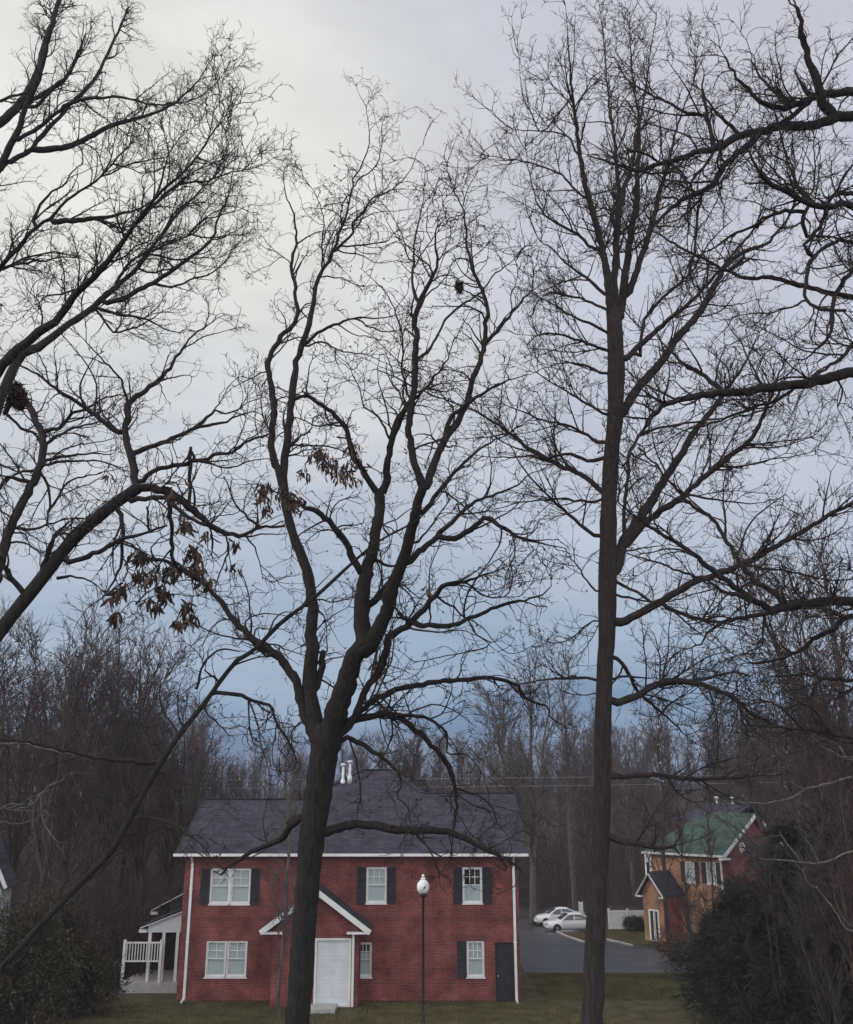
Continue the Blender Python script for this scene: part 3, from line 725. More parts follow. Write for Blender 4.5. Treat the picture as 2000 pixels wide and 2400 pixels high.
# ---- grey shed whose roof edge shows at the left
SY = 44.0
shp = U(14, 2080, SY); sht = U(-60, 1895, SY)
shd = thing('garden_shed', 'grey shed with pale roof edge at the left behind the olive shrubs', 'shed', (shp[0], SY, 0))
zt_ = sht[2]; dx_ = sht[0]-shp[0]
b = MB(); w0 = 2*dx_+.25
b.slab([(-.25, .15, 0), (w0, .15, 0), (w0, .15, shp[2]-.15), (dx_, .15, zt_-.2), (-.25, .15, shp[2]-.15)], (0, 1.1, 0)); b.build('wall', M_grey, shd)
b = MB(); b.slab([(0, 0, shp[2]-.06), (dx_, 0, zt_), (dx_, 1.4, zt_), (0, 1.4, shp[2]-.06)], (0, 0, .05)); b.slab([(dx_, 0, zt_), (2*dx_, 0, shp[2]), (2*dx_, 1.4, shp[2]), (dx_, 1.4, zt_)], (0, 0, .05)); b.build('roof', M_shingle, shd)
b = MB(); b.bar((0, -.02, shp[2]-.04), (dx_, -.02, zt_), .16, .04, (0, 1, 0)); b.bar((dx_, -.02, zt_), (2*dx_, -.02, shp[2]-.04), .16, .04, (0, 1, 0)); b.build('rake_board', M_offw, shd)

# ---- street lamp
LY = 37.0
lp = U(992, 2130, LY); ztop = U(995, 2050, LY)[2]; zgb = U(995, 2097, LY)[2]; zgt = U(995, 2062, LY)[2]; s = zgt-zgb
lamp = thing('street_lamp', 'black street lamp post with white acorn globe in front of the brick house', 'street lamp', (lp[0], LY, .006))
MB().lathe([(.22, 0), (.22, .1), (.17, .16), (.13, .5), (.10, .9), (.065, 1.0), (.062, 1.05), (.05, 1.15), (.042, zgb-.15), (.06, zgb-.14), (.06, zgb-.10)], n=16).build('pole', M_iron, lamp, True)
hd = MB().lathe([(.06, zgb-.10), (.15, zgb-.05), (.16, zgb-.01), (.10, zgb), (.11, zgb+.05)], n=16).build('lamp_base', M_iron, lamp, True)
gp = [(.10, zgb+.02), (.17, zgb+.12*s), (.215, zgb+.32*s), (.228, zgb+.52*s), (.21, zgb+.72*s), (.15, zgb+.88*s), (.09, zgb+.97*s), (.07, zgt)]
MB().lathe(gp, n=24).build('globe', M_globe, lamp, True)
MB().lathe([(.075, zgt-.005), (.095, zgt+.03), (.06, zgt+.06), (.045, zgt+.11), (.06, zgt+.13), (.02, zgt+.18), (.004, ztop)], n=14).build('finial', M_globe, lamp, True)

# ---- cars
def make_car(name, label, loc, rz, sedan=True):
    c = thing(name, label, 'car', loc, rz, 'white cars in the parking lot')
    prof = [(-2.3, .30), (-2.34, .52), (-2.25, .72), (-1.95, .80), (-1.15, .92), (-.45, 1.36), (.1, 1.45), (.7, 1.43), (1.35, 1.16), (1.75, 1.02), (2.2, .98), (2.32, .80), (2.34, .45), (2.28, .30)]
    xsn = len(prof); V = []; Q = []
    def half(x, z):
        w = .90
        if z > .9: w = .90-(z-.9)*.42
        if abs(x) > 1.9: w -= (abs(x)-1.9)*.28
        return w
    secs = []
    rings = []
    top = np.interp
    px_, pz_ = [p[0] for p in prof[1:-1]], [p[1] for p in prof[1:-1]]
    N_ = 30
    for x in np.linspace(-2.33, 2.33, N_):
        zt = float(np.interp(x, px_, pz_)); zb = .24 if abs(x) < 2.1 else .24+(abs(x)-2.1)*.4
        ring = []
        for f, inset in ((0, .12), (.12, .02), (.45, 0), (.72, .04), (.92, .12), (1.0, .28)):
            z = zb+(zt-zb)*f
            ring.append((half(x, z)-inset*(1 if zt < 1 else .8), z))
        pts = [(x, -w, z) for w, z in ring]+[(x, w, z) for w, z in ring[::-1]]
        rings.append(pts)
    m = len(rings[0])
    for r in rings: V += r
    for i in range(N_-1):
        for k in range(m):
            j = (k+1) % m; Q.append((i*m+k, i*m+j, (i+1)*m+j, (i+1)*m+k))
    bm = MB(); bm.v = V; bm.f = Q+[tuple(range(m-1, -1, -1)), tuple(range((N_-1)*m, N_*m))]
    bm.build('body', M_car, c, True)
    for sgn in (-1, 1):
        for pts in ([(-.98, .95), (-.36, 1.33), (.02, 1.38), (.02, .95)], [(.08, .95), (.08, 1.38), (.62, 1.36), (1.22, 1.12), (1.25, .97)]):
            poly = [(x, sgn*(half(x, z)-.02-(z-.9)*.13+.012), z) for x, z in pts]
            MB().slab(poly, (0, -sgn*.02, 0)).build('side_window', M_cglass, c)
        MB().box(-1.0, -.82, min(sgn*.86, sgn*1.02), max(sgn*.86, sgn*1.02), .92, 1.04).build('mirror', M_car, c)
        MB().box(-2.36, -2.16, min(sgn*.45, sgn*.82), max(sgn*.45, sgn*.82), .58, .70).build('headlight', M_hedl, c)
        MB().box(2.2, 2.36, min(sgn*.45, sgn*.82), max(sgn*.45, sgn*.82), .68, .84).build('tail_light', M_redl, c)
        for wx in (-1.42, 1.42):
            t = MB().lathe([(.20, -.11), (.32, -.11), (.335, -.08), (.335, .08), (.32, .11), (.20, .11)], n=20).build('wheel', M_tyre, c, True, loc=(wx, sgn*.80, .335), rot=(pi/2, 0, 0))
            rim = MB(); rim.lathe([(.205, -.10), (.215, .0), (.205, .10)], n=18)
            for a in range(5): rim.bar((.03*cos(a*1.2566), .03*sin(a*1.2566), -.115*-sgn*-1), (.2*cos(a*1.2566), .2*sin(a*1.2566), -.115*-sgn*-1), .05, .02)
            rim.build('rim', M_rim, t)
    MB().slab([(-1.12, -.66, .955), (-1.12, .66, .955), (-.45, .56, 1.385), (-.45, -.56, 1.385)], (.0, 0, .02)).build('windscreen', M_cglass, c)
    MB().slab([(.74, -.55, 1.44), (.74, .55, 1.44), (1.38, .62, 1.175), (1.38, -.62, 1.175)], (0, 0, .02)).build('rear_window', M_cglass, c)
    return c
ca = ground_at(1342, 2183); cb = ground_at(1312, 2168)
make_car('parked_car', 'white sedan nearest the lawn, half hidden by the big straight trunk', (ca[0], ca[1], gz(ca[1])+.012), radians(3))
make_car('parked_car', 'farther white sedan whose nose shows past the brick house', (cb[0], cb[1], gz(cb[1])+.012), radians(6))

# ---- white fence, kerbs, grass patches
FY = 88.5
fence = thing('vinyl_fence', 'long white solid fence behind the parking lot and round bush', 'fence', (0, FY, 0))
fx0, fx1 = U(1428, 2150, FY)[0], U(1560, 2150, FY)[0]; ft = U(1400, 2134, FY)[2]; n = 3; gzF = gz(FY)
for i in range(n+1):
    xx = fx0+(fx1-fx0)*i/n; tp = ft+.08
    p_ = MB().box(xx-.07, xx+.07, -.08, .08, gzF, tp).build('post', M_white, fence); MB().box(xx-.09, xx+.09, -.1, .1, tp+.001, tp+.05).build('cap', M_white, p_)
for i in range(n):
    xa, xb = fx0+(fx1-fx0)*i/n+.075, fx0+(fx1-fx0)*(i+1)/n-.075
    MB().box(xa, xb, -.045, .045, ft-.12, ft).build('rail', M_white, fence); MB().box(xa, xb, -.045, .045, gzF+.05, gzF+.17).build('rail', M_white, fence)
    k = int((xb-xa)/.15)
    for q in range(k):
        MB().box(xa+(xb-xa)*q/k+.004, xa+(xb-xa)*(q+1)/k-.004, -.018+.002*(q % 2), .018+.002*(q % 2), gzF+.171, ft-.121).build('board', M_white, fence)
wbx = U(1362, 2130, 95.0); wb = thing('white_board', 'white upright board rising behind the roofs of the white cars', 'gate panel', (wbx[0], 95, gz(95)))  # plain white upright board, purpose unknown
wt = U(1362, 2113, 95)[2]-gz(95)
MB().box(-.2, -.13, -.05, .05, -.05, wt).box(.13, .2, -.05, .05, -.05, wt).build('post', M_white, wb); MB().box(-.127, .127, -.02, .02, .12, wt-.06).build('panel', M_siding, wb)
def patch(pixels, name, label_m, off, kerb=True):
    pts = [ground_at(*p)[:2] for p in pixels]
    return pts
def strip(name, pix, width, hgt, m, **kw):
    b = MB(); P = []
    for i in range(len(pix)-1):
        a, c = ground_at(*pix[i]), ground_at(*pix[i+1]); n = max(2, int(np.linalg.norm(c-a)/1.2))
        for k in range(n+(1 if i == len(pix)-2 else 0)): P.append(a+(c-a)*k/n)
    P = np.array(P); P[:, 2] = [gz(y) for y in P[:, 1]]
    T = nrm(np.gradient(P, axis=0)); Sd = nrm(np.cross(T, (0, 0, 1.)))*width/2
    prof = [(-1, -.05), (-1, hgt-.02), (-.7, hgt), (.7, hgt), (1, hgt-.02), (1, -.05)]
    V = [tuple(P[i]+Sd[i]*u+np.array((0, 0, z))) for i in range(len(P)) for u, z in prof]
    k = len(prof); b.v = V
    for i in range(len(P)-1):
        for q in range(k):
            j = (q+1) % k; b.f.append((i*k+q, i*k+j, (i+1)*k+j, (i+1)*k+q))
    b.f += [tuple(range(k-1, -1, -1)), tuple(range((len(P)-1)*k, len(P)*k))]
    return b.build(name, m, **kw)
isl = [ground_at(*p)[:2] for p in ((1312, 2188), (1395, 2187), (1470, 2187), (1470, 2203), (1400, 2207), (1340, 2200))]
drape('grass_island', isl, M_grass, .05)
strip('kerb', [(1306, 2186), (1330, 2197), (1362, 2208), (1392, 2216)], .16, .13, M_conc, kind='structure')
strip('kerb', [(1306, 2186), (1350, 2184), (1400, 2183)], .16, .13, M_conc, kind='structure')
lw = [ground_at(*p)[:2] for p in ((1425, 2179), (1600, 2179), (1760, 2216), (1478, 2216), (1428, 2204))]
drape('side_lawn', lw, M_grass, .03)
strip('kerb', [(1424, 2205), (1452, 2211), (1482, 2219)], .16, .13, M_conc, kind='structure')

# grass blades on the lawns in view
def blades(name, poly, n, hmin, hmax, rg):
    poly = np.array(poly); lo, hi = poly.min(0), poly.max(0); P = []
    while len(P) < n:
        q = lo+(hi-lo)*rg.random((n, 2)); x, y = q[:, 0], q[:, 1]; ins = np.zeros(n, bool); j = len(poly)-1
        for i in range(len(poly)):
            xi, yi = poly[i]; xj, yj = poly[j]
            c = ((yi > y) != (yj > y)) & (x < (xj-xi)*(y-yi)/(yj-yi+1e-12)+xi); ins ^= c; j = i
        P += list(q[ins])
    P = np.array(P[:n]); zz = np.interp(P[:, 1], [a for a, _ in GY], [b_ for _, b_ in GY])
    base = np.c_[P, zz]; a = rg.random(n)*2*pi; hh = rg.uniform(hmin, hmax, n); w = .012
    d = np.c_[np.cos(a), np.sin(a), np.zeros(n)]; tip = base+np.c_[rg.normal(size=(n, 2))*.05, hh]
    V = np.stack((base-d*w, base+d*w, tip), 1).reshape(-1, 3)
    link(name, mk_mesh(name, V, tris=np.arange(3*n).reshape(-1, 3), smooth=False), M_blade, kind='stuff')
rgb = np.random.default_rng(3)
blades('grass', lw, 22000, .04, .16, rgb); blades('grass', isl, 9000, .04, .14, rgb)
blades('grass', [(5.2, 46.2), (13.8, 46.2), (13.8, 54.8), (5.2, 54.8)], 34000, .04, .12, rgb)
blades('grass', [(-14, 39.5), (10, 39.5), (5.3, 45.9), (-14, 45.9)], 40000, .03, .10, rgb)

# ---- leafy plants
def leafy(name, label, cat, base, m, blobs, nleaf, size, rg, droop=0, elong=2.2, stems=14, group=None, kind=None):
    """stems plus separate leaf faces spread through uneven clumps; blobs: (x,y,z,rx,ry,rz)"""
    t = thing(name, label, cat, base, group=group)
    bl = np.array(blobs); wgt = bl[:, 3]*bl[:, 4]*bl[:, 5]; wgt = wgt/wgt.sum()
    k = rg.choice(len(bl), nleaf, p=wgt); u = nrm(rg.normal(size=(nleaf, 3))); r = rg.random(nleaf)**.45
    # leaf clumps: snap to cluster centres for light and dark tufts
    ncl = max(8, nleaf//26); cc = bl[rg.choice(len(bl), ncl, p=wgt)]; cu = nrm(rg.normal(size=(ncl, 3)))*(.55+.5*rg.random(ncl))[:, None]
    C = cc[:, :3]+cu*cc[:, 3:6]; ci = rg.integers(0, ncl, nleaf)
    P = C[ci]+rg.normal(size=(nleaf, 3))*bl[:, 3:6].mean()*.16
    inner = rg.random(nleaf) < .35
    P[inner] = bl[k[inner], :3]+u[inner]*r[inner, None]*bl[k[inner], 3:6]
    P[:, 2] = np.maximum(P[:, 2], .03)
    out_d = nrm(P-bl[:, :3].mean(0)); d = nrm(out_d+rg.normal(size=(nleaf, 3))*.7+np.array((0, 0, -droop)))
    sd_ = nrm(np.cross(d, rg.normal(size=(nleaf, 3)))); L = size*rg.uniform(.6, 1.4, nleaf)[:, None]
    V = np.stack((P, P+d*L*.5+sd_*L/elong/2, P+d*L, P+d*L*.5-sd_*L/elong/2), 1).reshape(-1, 3)
    link('foliage', mk_mesh('foliage', V, np.arange(4*nleaf).reshape(-1, 4), smooth=False), m, t)
    ends = C[rg.choice(ncl, min(stems, ncl), replace=False)]
    ends = ends*(1+.28*rg.random((len(ends), 1)))+rg.normal(size=ends.shape)*.25; ends[:, 2] = np.maximum(ends[:, 2], .2)
    Pl = np.stack([catmull([(e[0]*.15, e[1]*.15, -.1), (e[0]*.5, e[1]*.5, e[2]*.55), tuple(e)], 7) for e in ends]); R = np.linspace(.03, .006, 7)[None].repeat(len(ends), 0)
    v, q = tubes(Pl, R, 5); link('stem', mk_mesh('stem', v, q), M_twig, t)
    return t
rl2 = np.random.default_rng(21)
bb_ = U(1494, 2170, 85.5); 
leafy('round_bush', 'dark clipped round bush in front of the white fence', 'bush', (bb_[0], 85.5, gz(85.5)), M_hedge, [(-.35, 0, .62, .85, .8, .62), (.45, .1, .60, .8, .8, .60)], 9000, .09, rl2)
def gbase(px, Y): p = U(px, 2200, Y); return (p[0], Y, gz(Y))
# dark conifers at the right
def conifer(label, px, Y, H, Rb, n, seed, lean=0):
    rg = np.random.default_rng(seed); base = gbase(px, Y)
    t = thing('evergreen_tree', label, 'evergreen tree', base)
    tr = catmull([(0, 0, -.1), (lean*.4, 0, H*.5), (lean, 0, H)], 12); R = np.linspace(.16, .015, 12)
    v, q = tubes(tr[None], R[None], 8); link('trunk', mk_mesh('trunk', v, q), M_bark, t)
    nb = 240; z = H*(.02+.96*rg.random(nb)**.85); a = rg.random(nb)*2*pi
    L = Rb*(1-(z/H)**1.9)*rg.uniform(.55, 1.25, nb)+.15
    d = np.c_[np.cos(a), np.sin(a), rg.uniform(-.05, .5, nb)]; st = np.c_[lean*z/H, z*0, z]
    B = np.stack([st+d*L[:, None]*s_+np.array((0, 0, -1.))*(L[:, None]*.22*s_*s_) for s_ in np.linspace(0, 1, 6)], 1); RR = np.linspace(.022, .005, 6)[None].repeat(nb, 0)
    v, q = tubes(B, RR, 4); link('branch', mk_mesh('branch', v, q), M_twig, t)
    sp_ = spawn([(B, RR)], 9, .42, .8, 4, .12, .15, -.05, .5, .004, .01, .1, rg=rg)
    P = sp_[0]; m_ = len(P); kk = int(n*.62)//max(m_, 1)+1
    bi = np.repeat(np.arange(m_), kk); u = rg.random(len(bi))*2.999; i0 = u.astype(int); f = (u-i0)[:, None]
    S = P[bi, i0]*(1-f)+P[bi, i0+1]*f; td = nrm(P[bi, i0+1]-P[bi, i0])
    dd = nrm(td+rg.normal(size=td.shape)*.55); sd_ = nrm(np.cross(dd, rg.normal(size=dd.shape))); Ln = rg.uniform(.14, .36, len(bi))[:, None]
    V = np.stack((S-sd_*.006, S+sd_*.006+dd*Ln*.1, S+dd*Ln+sd_*.002, S+dd*Ln*.6-sd_*.022), 1).reshape(-1, 3)
    link('foliage', mk_mesh('foliage', V, np.arange(len(V)).reshape(-1, 4), smooth=False), M_ever, t)
conifer('broad dark evergreen tree right beside the green roofed house', 1850, 36, 7.7, 3.0, 60000, 61, .2)
conifer('lower dark evergreen in front of the sunlit orange wall', 1745, 41, 5.6, 2.0, 34000, 62)
conifer('dark evergreen tree at the right edge of the picture', 1985, 32, 8.4, 3.0, 60000, 63)
conifer('small dark evergreen lowest and leftmost of the evergreens', 1680, 44, 3.9, 1.5, 22000, 64)
def olive(label, px, Y, bl, n, seed): leafy('shrub', label, 'shrub', gbase(px, Y), M_olive, bl, n, .14, np.random.default_rng(seed), stems=260)
olive('tall olive green shrub before the grey shed at the left', 60, 41, [(-1.2, 0, 2.2, 1.5, 1.3, 2.3), (.1, .2, 2.5, .9, 1.2, 2.6), (1.2, -.2, 1.7, 1.2, 1.0, 1.9), (.7, .3, 3.6, .6, .6, .9)], 15000, 71)
olive('olive green shrub sloping down towards the porch railing', 165, 43, [(-.9, 0, 2.6, 1.0, 1.2, 2.3), (.3, .1, 1.9, 1.1, 1.2, 2.1), (1.3, .2, 1.1, 1.0, 1.0, 1.2), (-.2, 0, 3.9, .7, .6, .8)], 11000, 72)
leafy('shrub', 'brown leaved shrub below the porch of the green roofed house', 'shrub', gbase(1580, 60), M_leaf, [(-.3, 0, .9, .9, .8, .9), (.9, 0, .8, .9, .8, .8)], 2600, .11, rl2, stems=24)
leafy('shrub', 'dark low shrub between the brown shrub and the evergreens', 'shrub', gbase(1655, 52), M_hedge, [(-.8, 0, .9, 1.1, .9, 1.0), (.9, 0, 1.0, 1.2, .9, 1.1)], 5200, .11, rl2, stems=24)

nl_ = 5200; rl_ = np.random.default_rng(31); q_ = np.c_[rl_.uniform(-16, 13, nl_), rl_.uniform(36, 66, nl_)]
q_ = q_[~((q_[:, 0] > xl-.2) & (q_[:, 0] < xr+.2) & (q_[:, 1] > HY-1.4))]; q_ = q_[~((q_[:, 0] > 5) & (q_[:, 1] > 54.5))]
b_ = np.c_[q_, np.interp(q_[:, 1], [a for a, _ in GY], [z for _, z in GY])+.02]; d_l = np.c_[rl_.normal(size=(len(b_), 2)), rl_.normal(size=len(b_))*.25]; d_l = nrm(d_l)*rl_.uniform(.05, .11, (len(b_), 1))
s_l = nrm(np.cross(d_l, (0, 0, 1.)))*.028
link('fallen_leaves', mk_mesh('fallen_leaves', np.stack((b_, b_+d_l*.5+s_l+(0, 0, .015), b_+d_l+(0, 0, .02), b_+d_l*.5-s_l+(0, 0, .01)), 1), np.arange(len(b_)*4).reshape(-1, 4)), M_leaf, kind='stuff')

# ------------------------------------------------------------------ trees traced limb by limb
def lv(s=1.0, d=1.0, curl=.22, up=.1):
    return [dict(dens=2.2*d/s, Lm=1.1*s, ang=.75, n=10, curl=curl*.65, bend=2.2*curl, up=up, rfac=.55, rmin=.0088*s, rmax=.02*s, tmin=.1, rpar=.085*s),
            dict(dens=2.6*d/s, Lm=.54*s, ang=.8, n=7, curl=curl*.85, bend=1.9*curl, up=up, rfac=.65, rmin=.0064*s, rmax=.011*s, tmin=.1),
            dict(dens=2.7*d/s, Lm=.24*s, ang=.8, n=4, curl=curl*1.2, bend=.4, up=up, rfac=.72, rmin=.0048*s, rmax=.0074*s, tmin=.1, taper=.55)]
# central tree
T1 = Traced(17.0, 1)
T1.add('S 690,2900 H 110,2350 135,2000 150,1740 185,1300 205,1100 240,850 270,650 285,520 : 185 150 150 150 145 140 165 175', trunk=True)
for l in '''H 275,600 215,420 190,200 205,0 E 185,1600 185,1450 150,1250 80,1080 30,900 12,700 40,450 60,250 90,0 B 90,1750 170,1500 210,1300 245,1190 310,1090 350,960 400,840 430,700 445,620 520,480 540,360 515,170 : 150 85 72 62 58 48 42 34 24 14 8 3
H 290,600 360,340 430,120 480,0 E 540,1740 600,1620 640,1530 690,1350 750,1200 800,1020 840,850 865,770 : 160 140 130 124 112 96 85 78 70 64 58
E 530,1800 500,1640 490,1560 497,1450 510,1330 525,1250 560,1150 575,1050 600,900 600,800 : 112 104 95 88 76 70 66 62 58
E 605,810 640,730 650,600 680,470 720,360 790,230 815,150 820,40 : 58 45 42 36 26 18
E 865,780 835,680 800,560 780,430 790,300 812,150 820,0 B 828,1600 820,1500 840,1390 900,1270 940,1180 955,1120 940,950 1000,860 1010,800 : 52 45 42 42 40 34 30 18 10 3
E 865,780 890,740 950,580 1010,450 1080,350 1130,260 1165,130 1215,0 B 1240,1640 1250,1500 1265,1420 1240,1330 1180,1200 1140,1050 1125,900 1110,800 1050,690 1010,540 : 52 46 40 34 30 26 20 14 8 3
H 240,540 160,380 110,200 40,80 D 1640,1750 1540,1690 1420,1560 1330,1440 1230,1330 1130,1260 1050,1220 920,1200 860,1180 : 90 62 55 50 42 30 22 14 6
E 510,1280 470,1270 420,1150 330,1020 240,930 150,890 100,860 40,840 : 55 46 42 38 30 20
E 600,800 570,770 500,670 430,540 400,420 330,320 240,260 160,205 80,215 : 45 36 32 26 18
E 680,470 700,380 770,260 870,170 960,60 1010,0 B 1040,1650 1090,1560 : 34 28 20 14 8 4
E 660,470 600,340 500,260 490,180 440,90 410,0 B 380,1690 : 16 13 9 6 3
E 668,430 650,310 610,180 590,60 B 600,1700 : 14 8 4
E 530,1490 620,1400 690,1320 : 46 38
E 1010,450 1030,350 1090,290 1150,240 1250,180 1350,120 1460,90 1560,60 : 30 26 20 16 8 3
E 840,940 920,850 1000,740 1060,670 1160,580 1250,500 1380,440 1480,370 1560,330 : 32 26 20 14 8 4
E 765,1240 830,1170 930,1090 1000,1020 1100,920 1200,840 1330,800 1430,760 1530,680 1640,640 : 40 34 24 18 10 4
E 985,1080 1090,1060 1190,1000 1250,950 1350,1010 1450,1070 1560,1100 1740,1140 : 36 34 30 20 12 5
E 815,1120 900,1020 970,920 1040,830 1090,760 : 16 10 4
H 345,520 435,435 520,250 580,160 640,20 E 650,1680 760,1620 850,1530 940,1430 1010,1360 1130,1340 1210,1310 1350,1260 1420,1230 : 50 45 42 42 40 36 26 12 4
E 800,1600 930,1610 1060,1610 1150,1560 1280,1510 1400,1470 1530,1440 1640,1390 1660,1300 : 34 32 26 20 12 4
E 780,1590 755,1570 720,1535 : 30 24
E 910,1600 905,1450 905,1300 930,1200 980,1090 : 12 9 6
E 960,1450 1050,1490 1110,1560 1200,1600 1290,1690 1330,1740 : 14 9 4
E 1130,1345 1180,1380 1260,1430 1340,1440 1400,1400 1410,1300 1400,1180 : 12 9 4
E 1150,1600 1200,1680 1260,1740 H 800,80 : 10 5
H 345,505 440,412 560,310 700,240 850,210 1000,190 1150,180 1280,175 1400,210 1450,290 1580,340 1600,400 1700,470 : 52 40 36 32 28 22 14 5
H 335,510 440,425 550,400 650,380 740,420 840,500 930,590 1000,670 1030,760 1050,850 1040,1000 1025,1150 1010,1230 : 55 42 38 34 28 20 12 5
H 650,385 780,390 870,410 960,460 1000,530 1000,610 1100,620 1160,670 1220,770 1225,810 : 24 20 14 8 3
H 960,440 1040,410 1085,360 1100,300 : 10 6 3
H 310,570 400,530 480,550 570,610 670,680 730,780 705,870 760,920 780,1020 785,1060 : 36 30 24 14 8 4
H 560,270 600,330 650,380 : 20 14
H 270,1085 400,1040 540,1035 680,1060 850,1065 980,1070 1100,1110 1250,1190 1350,1240 1420,1300 : 62 50 48 44 38 30 16
H 1040,830 1120,840 1220,890 1270,950 1290,1030 1350,1100 1380,1170 : 14 10 4
H 190,960 60,1040 G 1750,990 1690,1060 1620,1130 1500,1180 1400,1240 1330,1285 1290,1330 : 55 48 42 34 24 12
H 1000,1070 1020,1160 1015,1240 : 10 5
H 215,250 245,180 265,90 262,30 : 50 44 36
E 15,780 D 1720,700 1670,560 1660,420 1680,300 1650,100 1640,0 A 1700,1620 1750,1560 B 50,1540 100,1450 75,1250 60,1150 90,1000 70,830 20,700 10,580 : 50 44 40 34 28 24 18 10 3
B 310,1090 370,1020 440,960 435,900 490,840 550,750 690,680 780,580 830,470 865,410 : 20 14 12 9 5 2.5
B 370,1050 540,1020 640,1010 720,930 770,900 : 12 8 3
B 430,700 490,610 560,570 610,450 615,290 640,240 : 10 7 3
B 360,970 375,770 430,720 : 10 8
B 345,1070 480,1090 590,1140 720,1120 : 10 6 3
B 245,1225 360,1230 470,1275 600,1280 : 10 6 3
B 245,1190 250,1000 255,850 200,700 130,620 120,560 : 14 9 5 2.5
B 95,1030 180,970 250,940 340,945 400,940 : 10 6 3
B 75,1150 20,1110 A 1700,1080 1650,1060 : 9 5 3
B 840,1390 805,1290 805,1150 810,1020 840,880 870,760 880,560 : 20 14 9 3
B 870,1720 950,1600 1000,1490 1100,1400 1220,1320 1300,1210 1380,1160 1470,1060 : 20 14 10 4
B 955,1120 1030,1060 1100,1010 : 10 6 3
B 820,1180 860,1080 940,970 1020,880 : 10 6 3
B 800,1150 740,1030 680,940 620,820 : 10 6 3
B 900,1270 1000,1210 1090,1230 1150,1190 : 10 7 4
B 1115,800 1140,680 1190,600 1220,470 : 8 5 2.5
B 1245,1640 1330,1540 1410,1440 1490,1350 1540,1280 1540,1180 1580,1120 : 26 18 10 4
B 1410,1440 1405,1330 1440,1250 1390,1180 : 9 6 3
B 125,1640 270,1540 400,1490 460,1475 560,1480 680,1465 780,1440 : 24 18 12 8 3
B 460,1480 560,1540 660,1560 760,1545 : 11 8 4
B 130,1660 250,1620 340,1670 420,1690 530,1700 600,1740 : 14 9 4
E 790,230 740,60 B 740,1600 700,1450 660,1350 560,1240 480,1170 : 16 12 8 3
E 60,500 120,450 190,400 190,340 260,320 330,325 : 14 8 4
E 50,510 250,510 350,530 420,560 : 14 10 8
E 40,580 130,540 200,530 : 12 6
E 660,1000 690,1030 760,1080 : 8 4
E 590,1200 640,1240 690,1250 : 22 14
E 215,1440 300,1470 390,1450 470,1420 : 10 8 4
G 1590,60 1520,10 1470,-40 : 20 10
E 150,1690 230,1620 300,1560 340,1530 420,1490 : 14 8 3
H 170,420 90,480 80,590 40,640 : 14 9 4
H 30,60 -60,20 G 1480,-20 1420,-40 : 14 6'''.split('\n'): T1.add(l)
T1.build('oak_tree', 'forked dark bare tree standing in front of the brick house', 'tree', M_bark, M_twig, (unproj(690, 2200, 17)[0]-.3, 17, 0), lv(1.0, 1.15, .27, .03))
hang_leaves(T1, [(668, 1160, 30, 14), (690, 1178, 20, 14), (745, 1065, 26, 12), (765, 1085, 26, 13), (785, 1100, 22, 13), (808, 1112, 18, 11), (824, 1085, 18, 15), (820, 1050, 8, 12), (838, 1125, 6, 8), (710, 1105, 10, 10),
                 (620, 1140, 24, 9), (616, 1165, 20, 11), (628, 1195, 10, 9), (1000, 1380, 4, 6), (878, 1560, 3, 6)], 91)
# small dark seed balls on its upper twigs
P_, R_ = T1.tw[3]
sel = T1.rg.choice(len(P_), 900, replace=False); tips = P_[sel, -1]; tips = tips[tips[:, 2] > 7]
rad = T1.rg.uniform(.011, .021, len(tips)); oct_ = np.array(((1,0,0),(0,1,0),(-1,0,0),(0,-1,0),(0,0,1.2),(0,0,-1.2)))
V = (tips[:, None]+rad[:, None, None]*oct_[None]).reshape(-1, 3)-T1.base
ft_ = np.array(((0,1,4),(1,2,4),(2,3,4),(3,0,4),(1,0,5),(2,1,5),(3,2,5),(0,3,5)))
link('seed_balls', mk_mesh('seed_balls', V, tris=(np.arange(len(tips))[:, None, None]*6+ft_[None]).reshape(-1, 3)), M_twig, T1.root, kind='stuff')

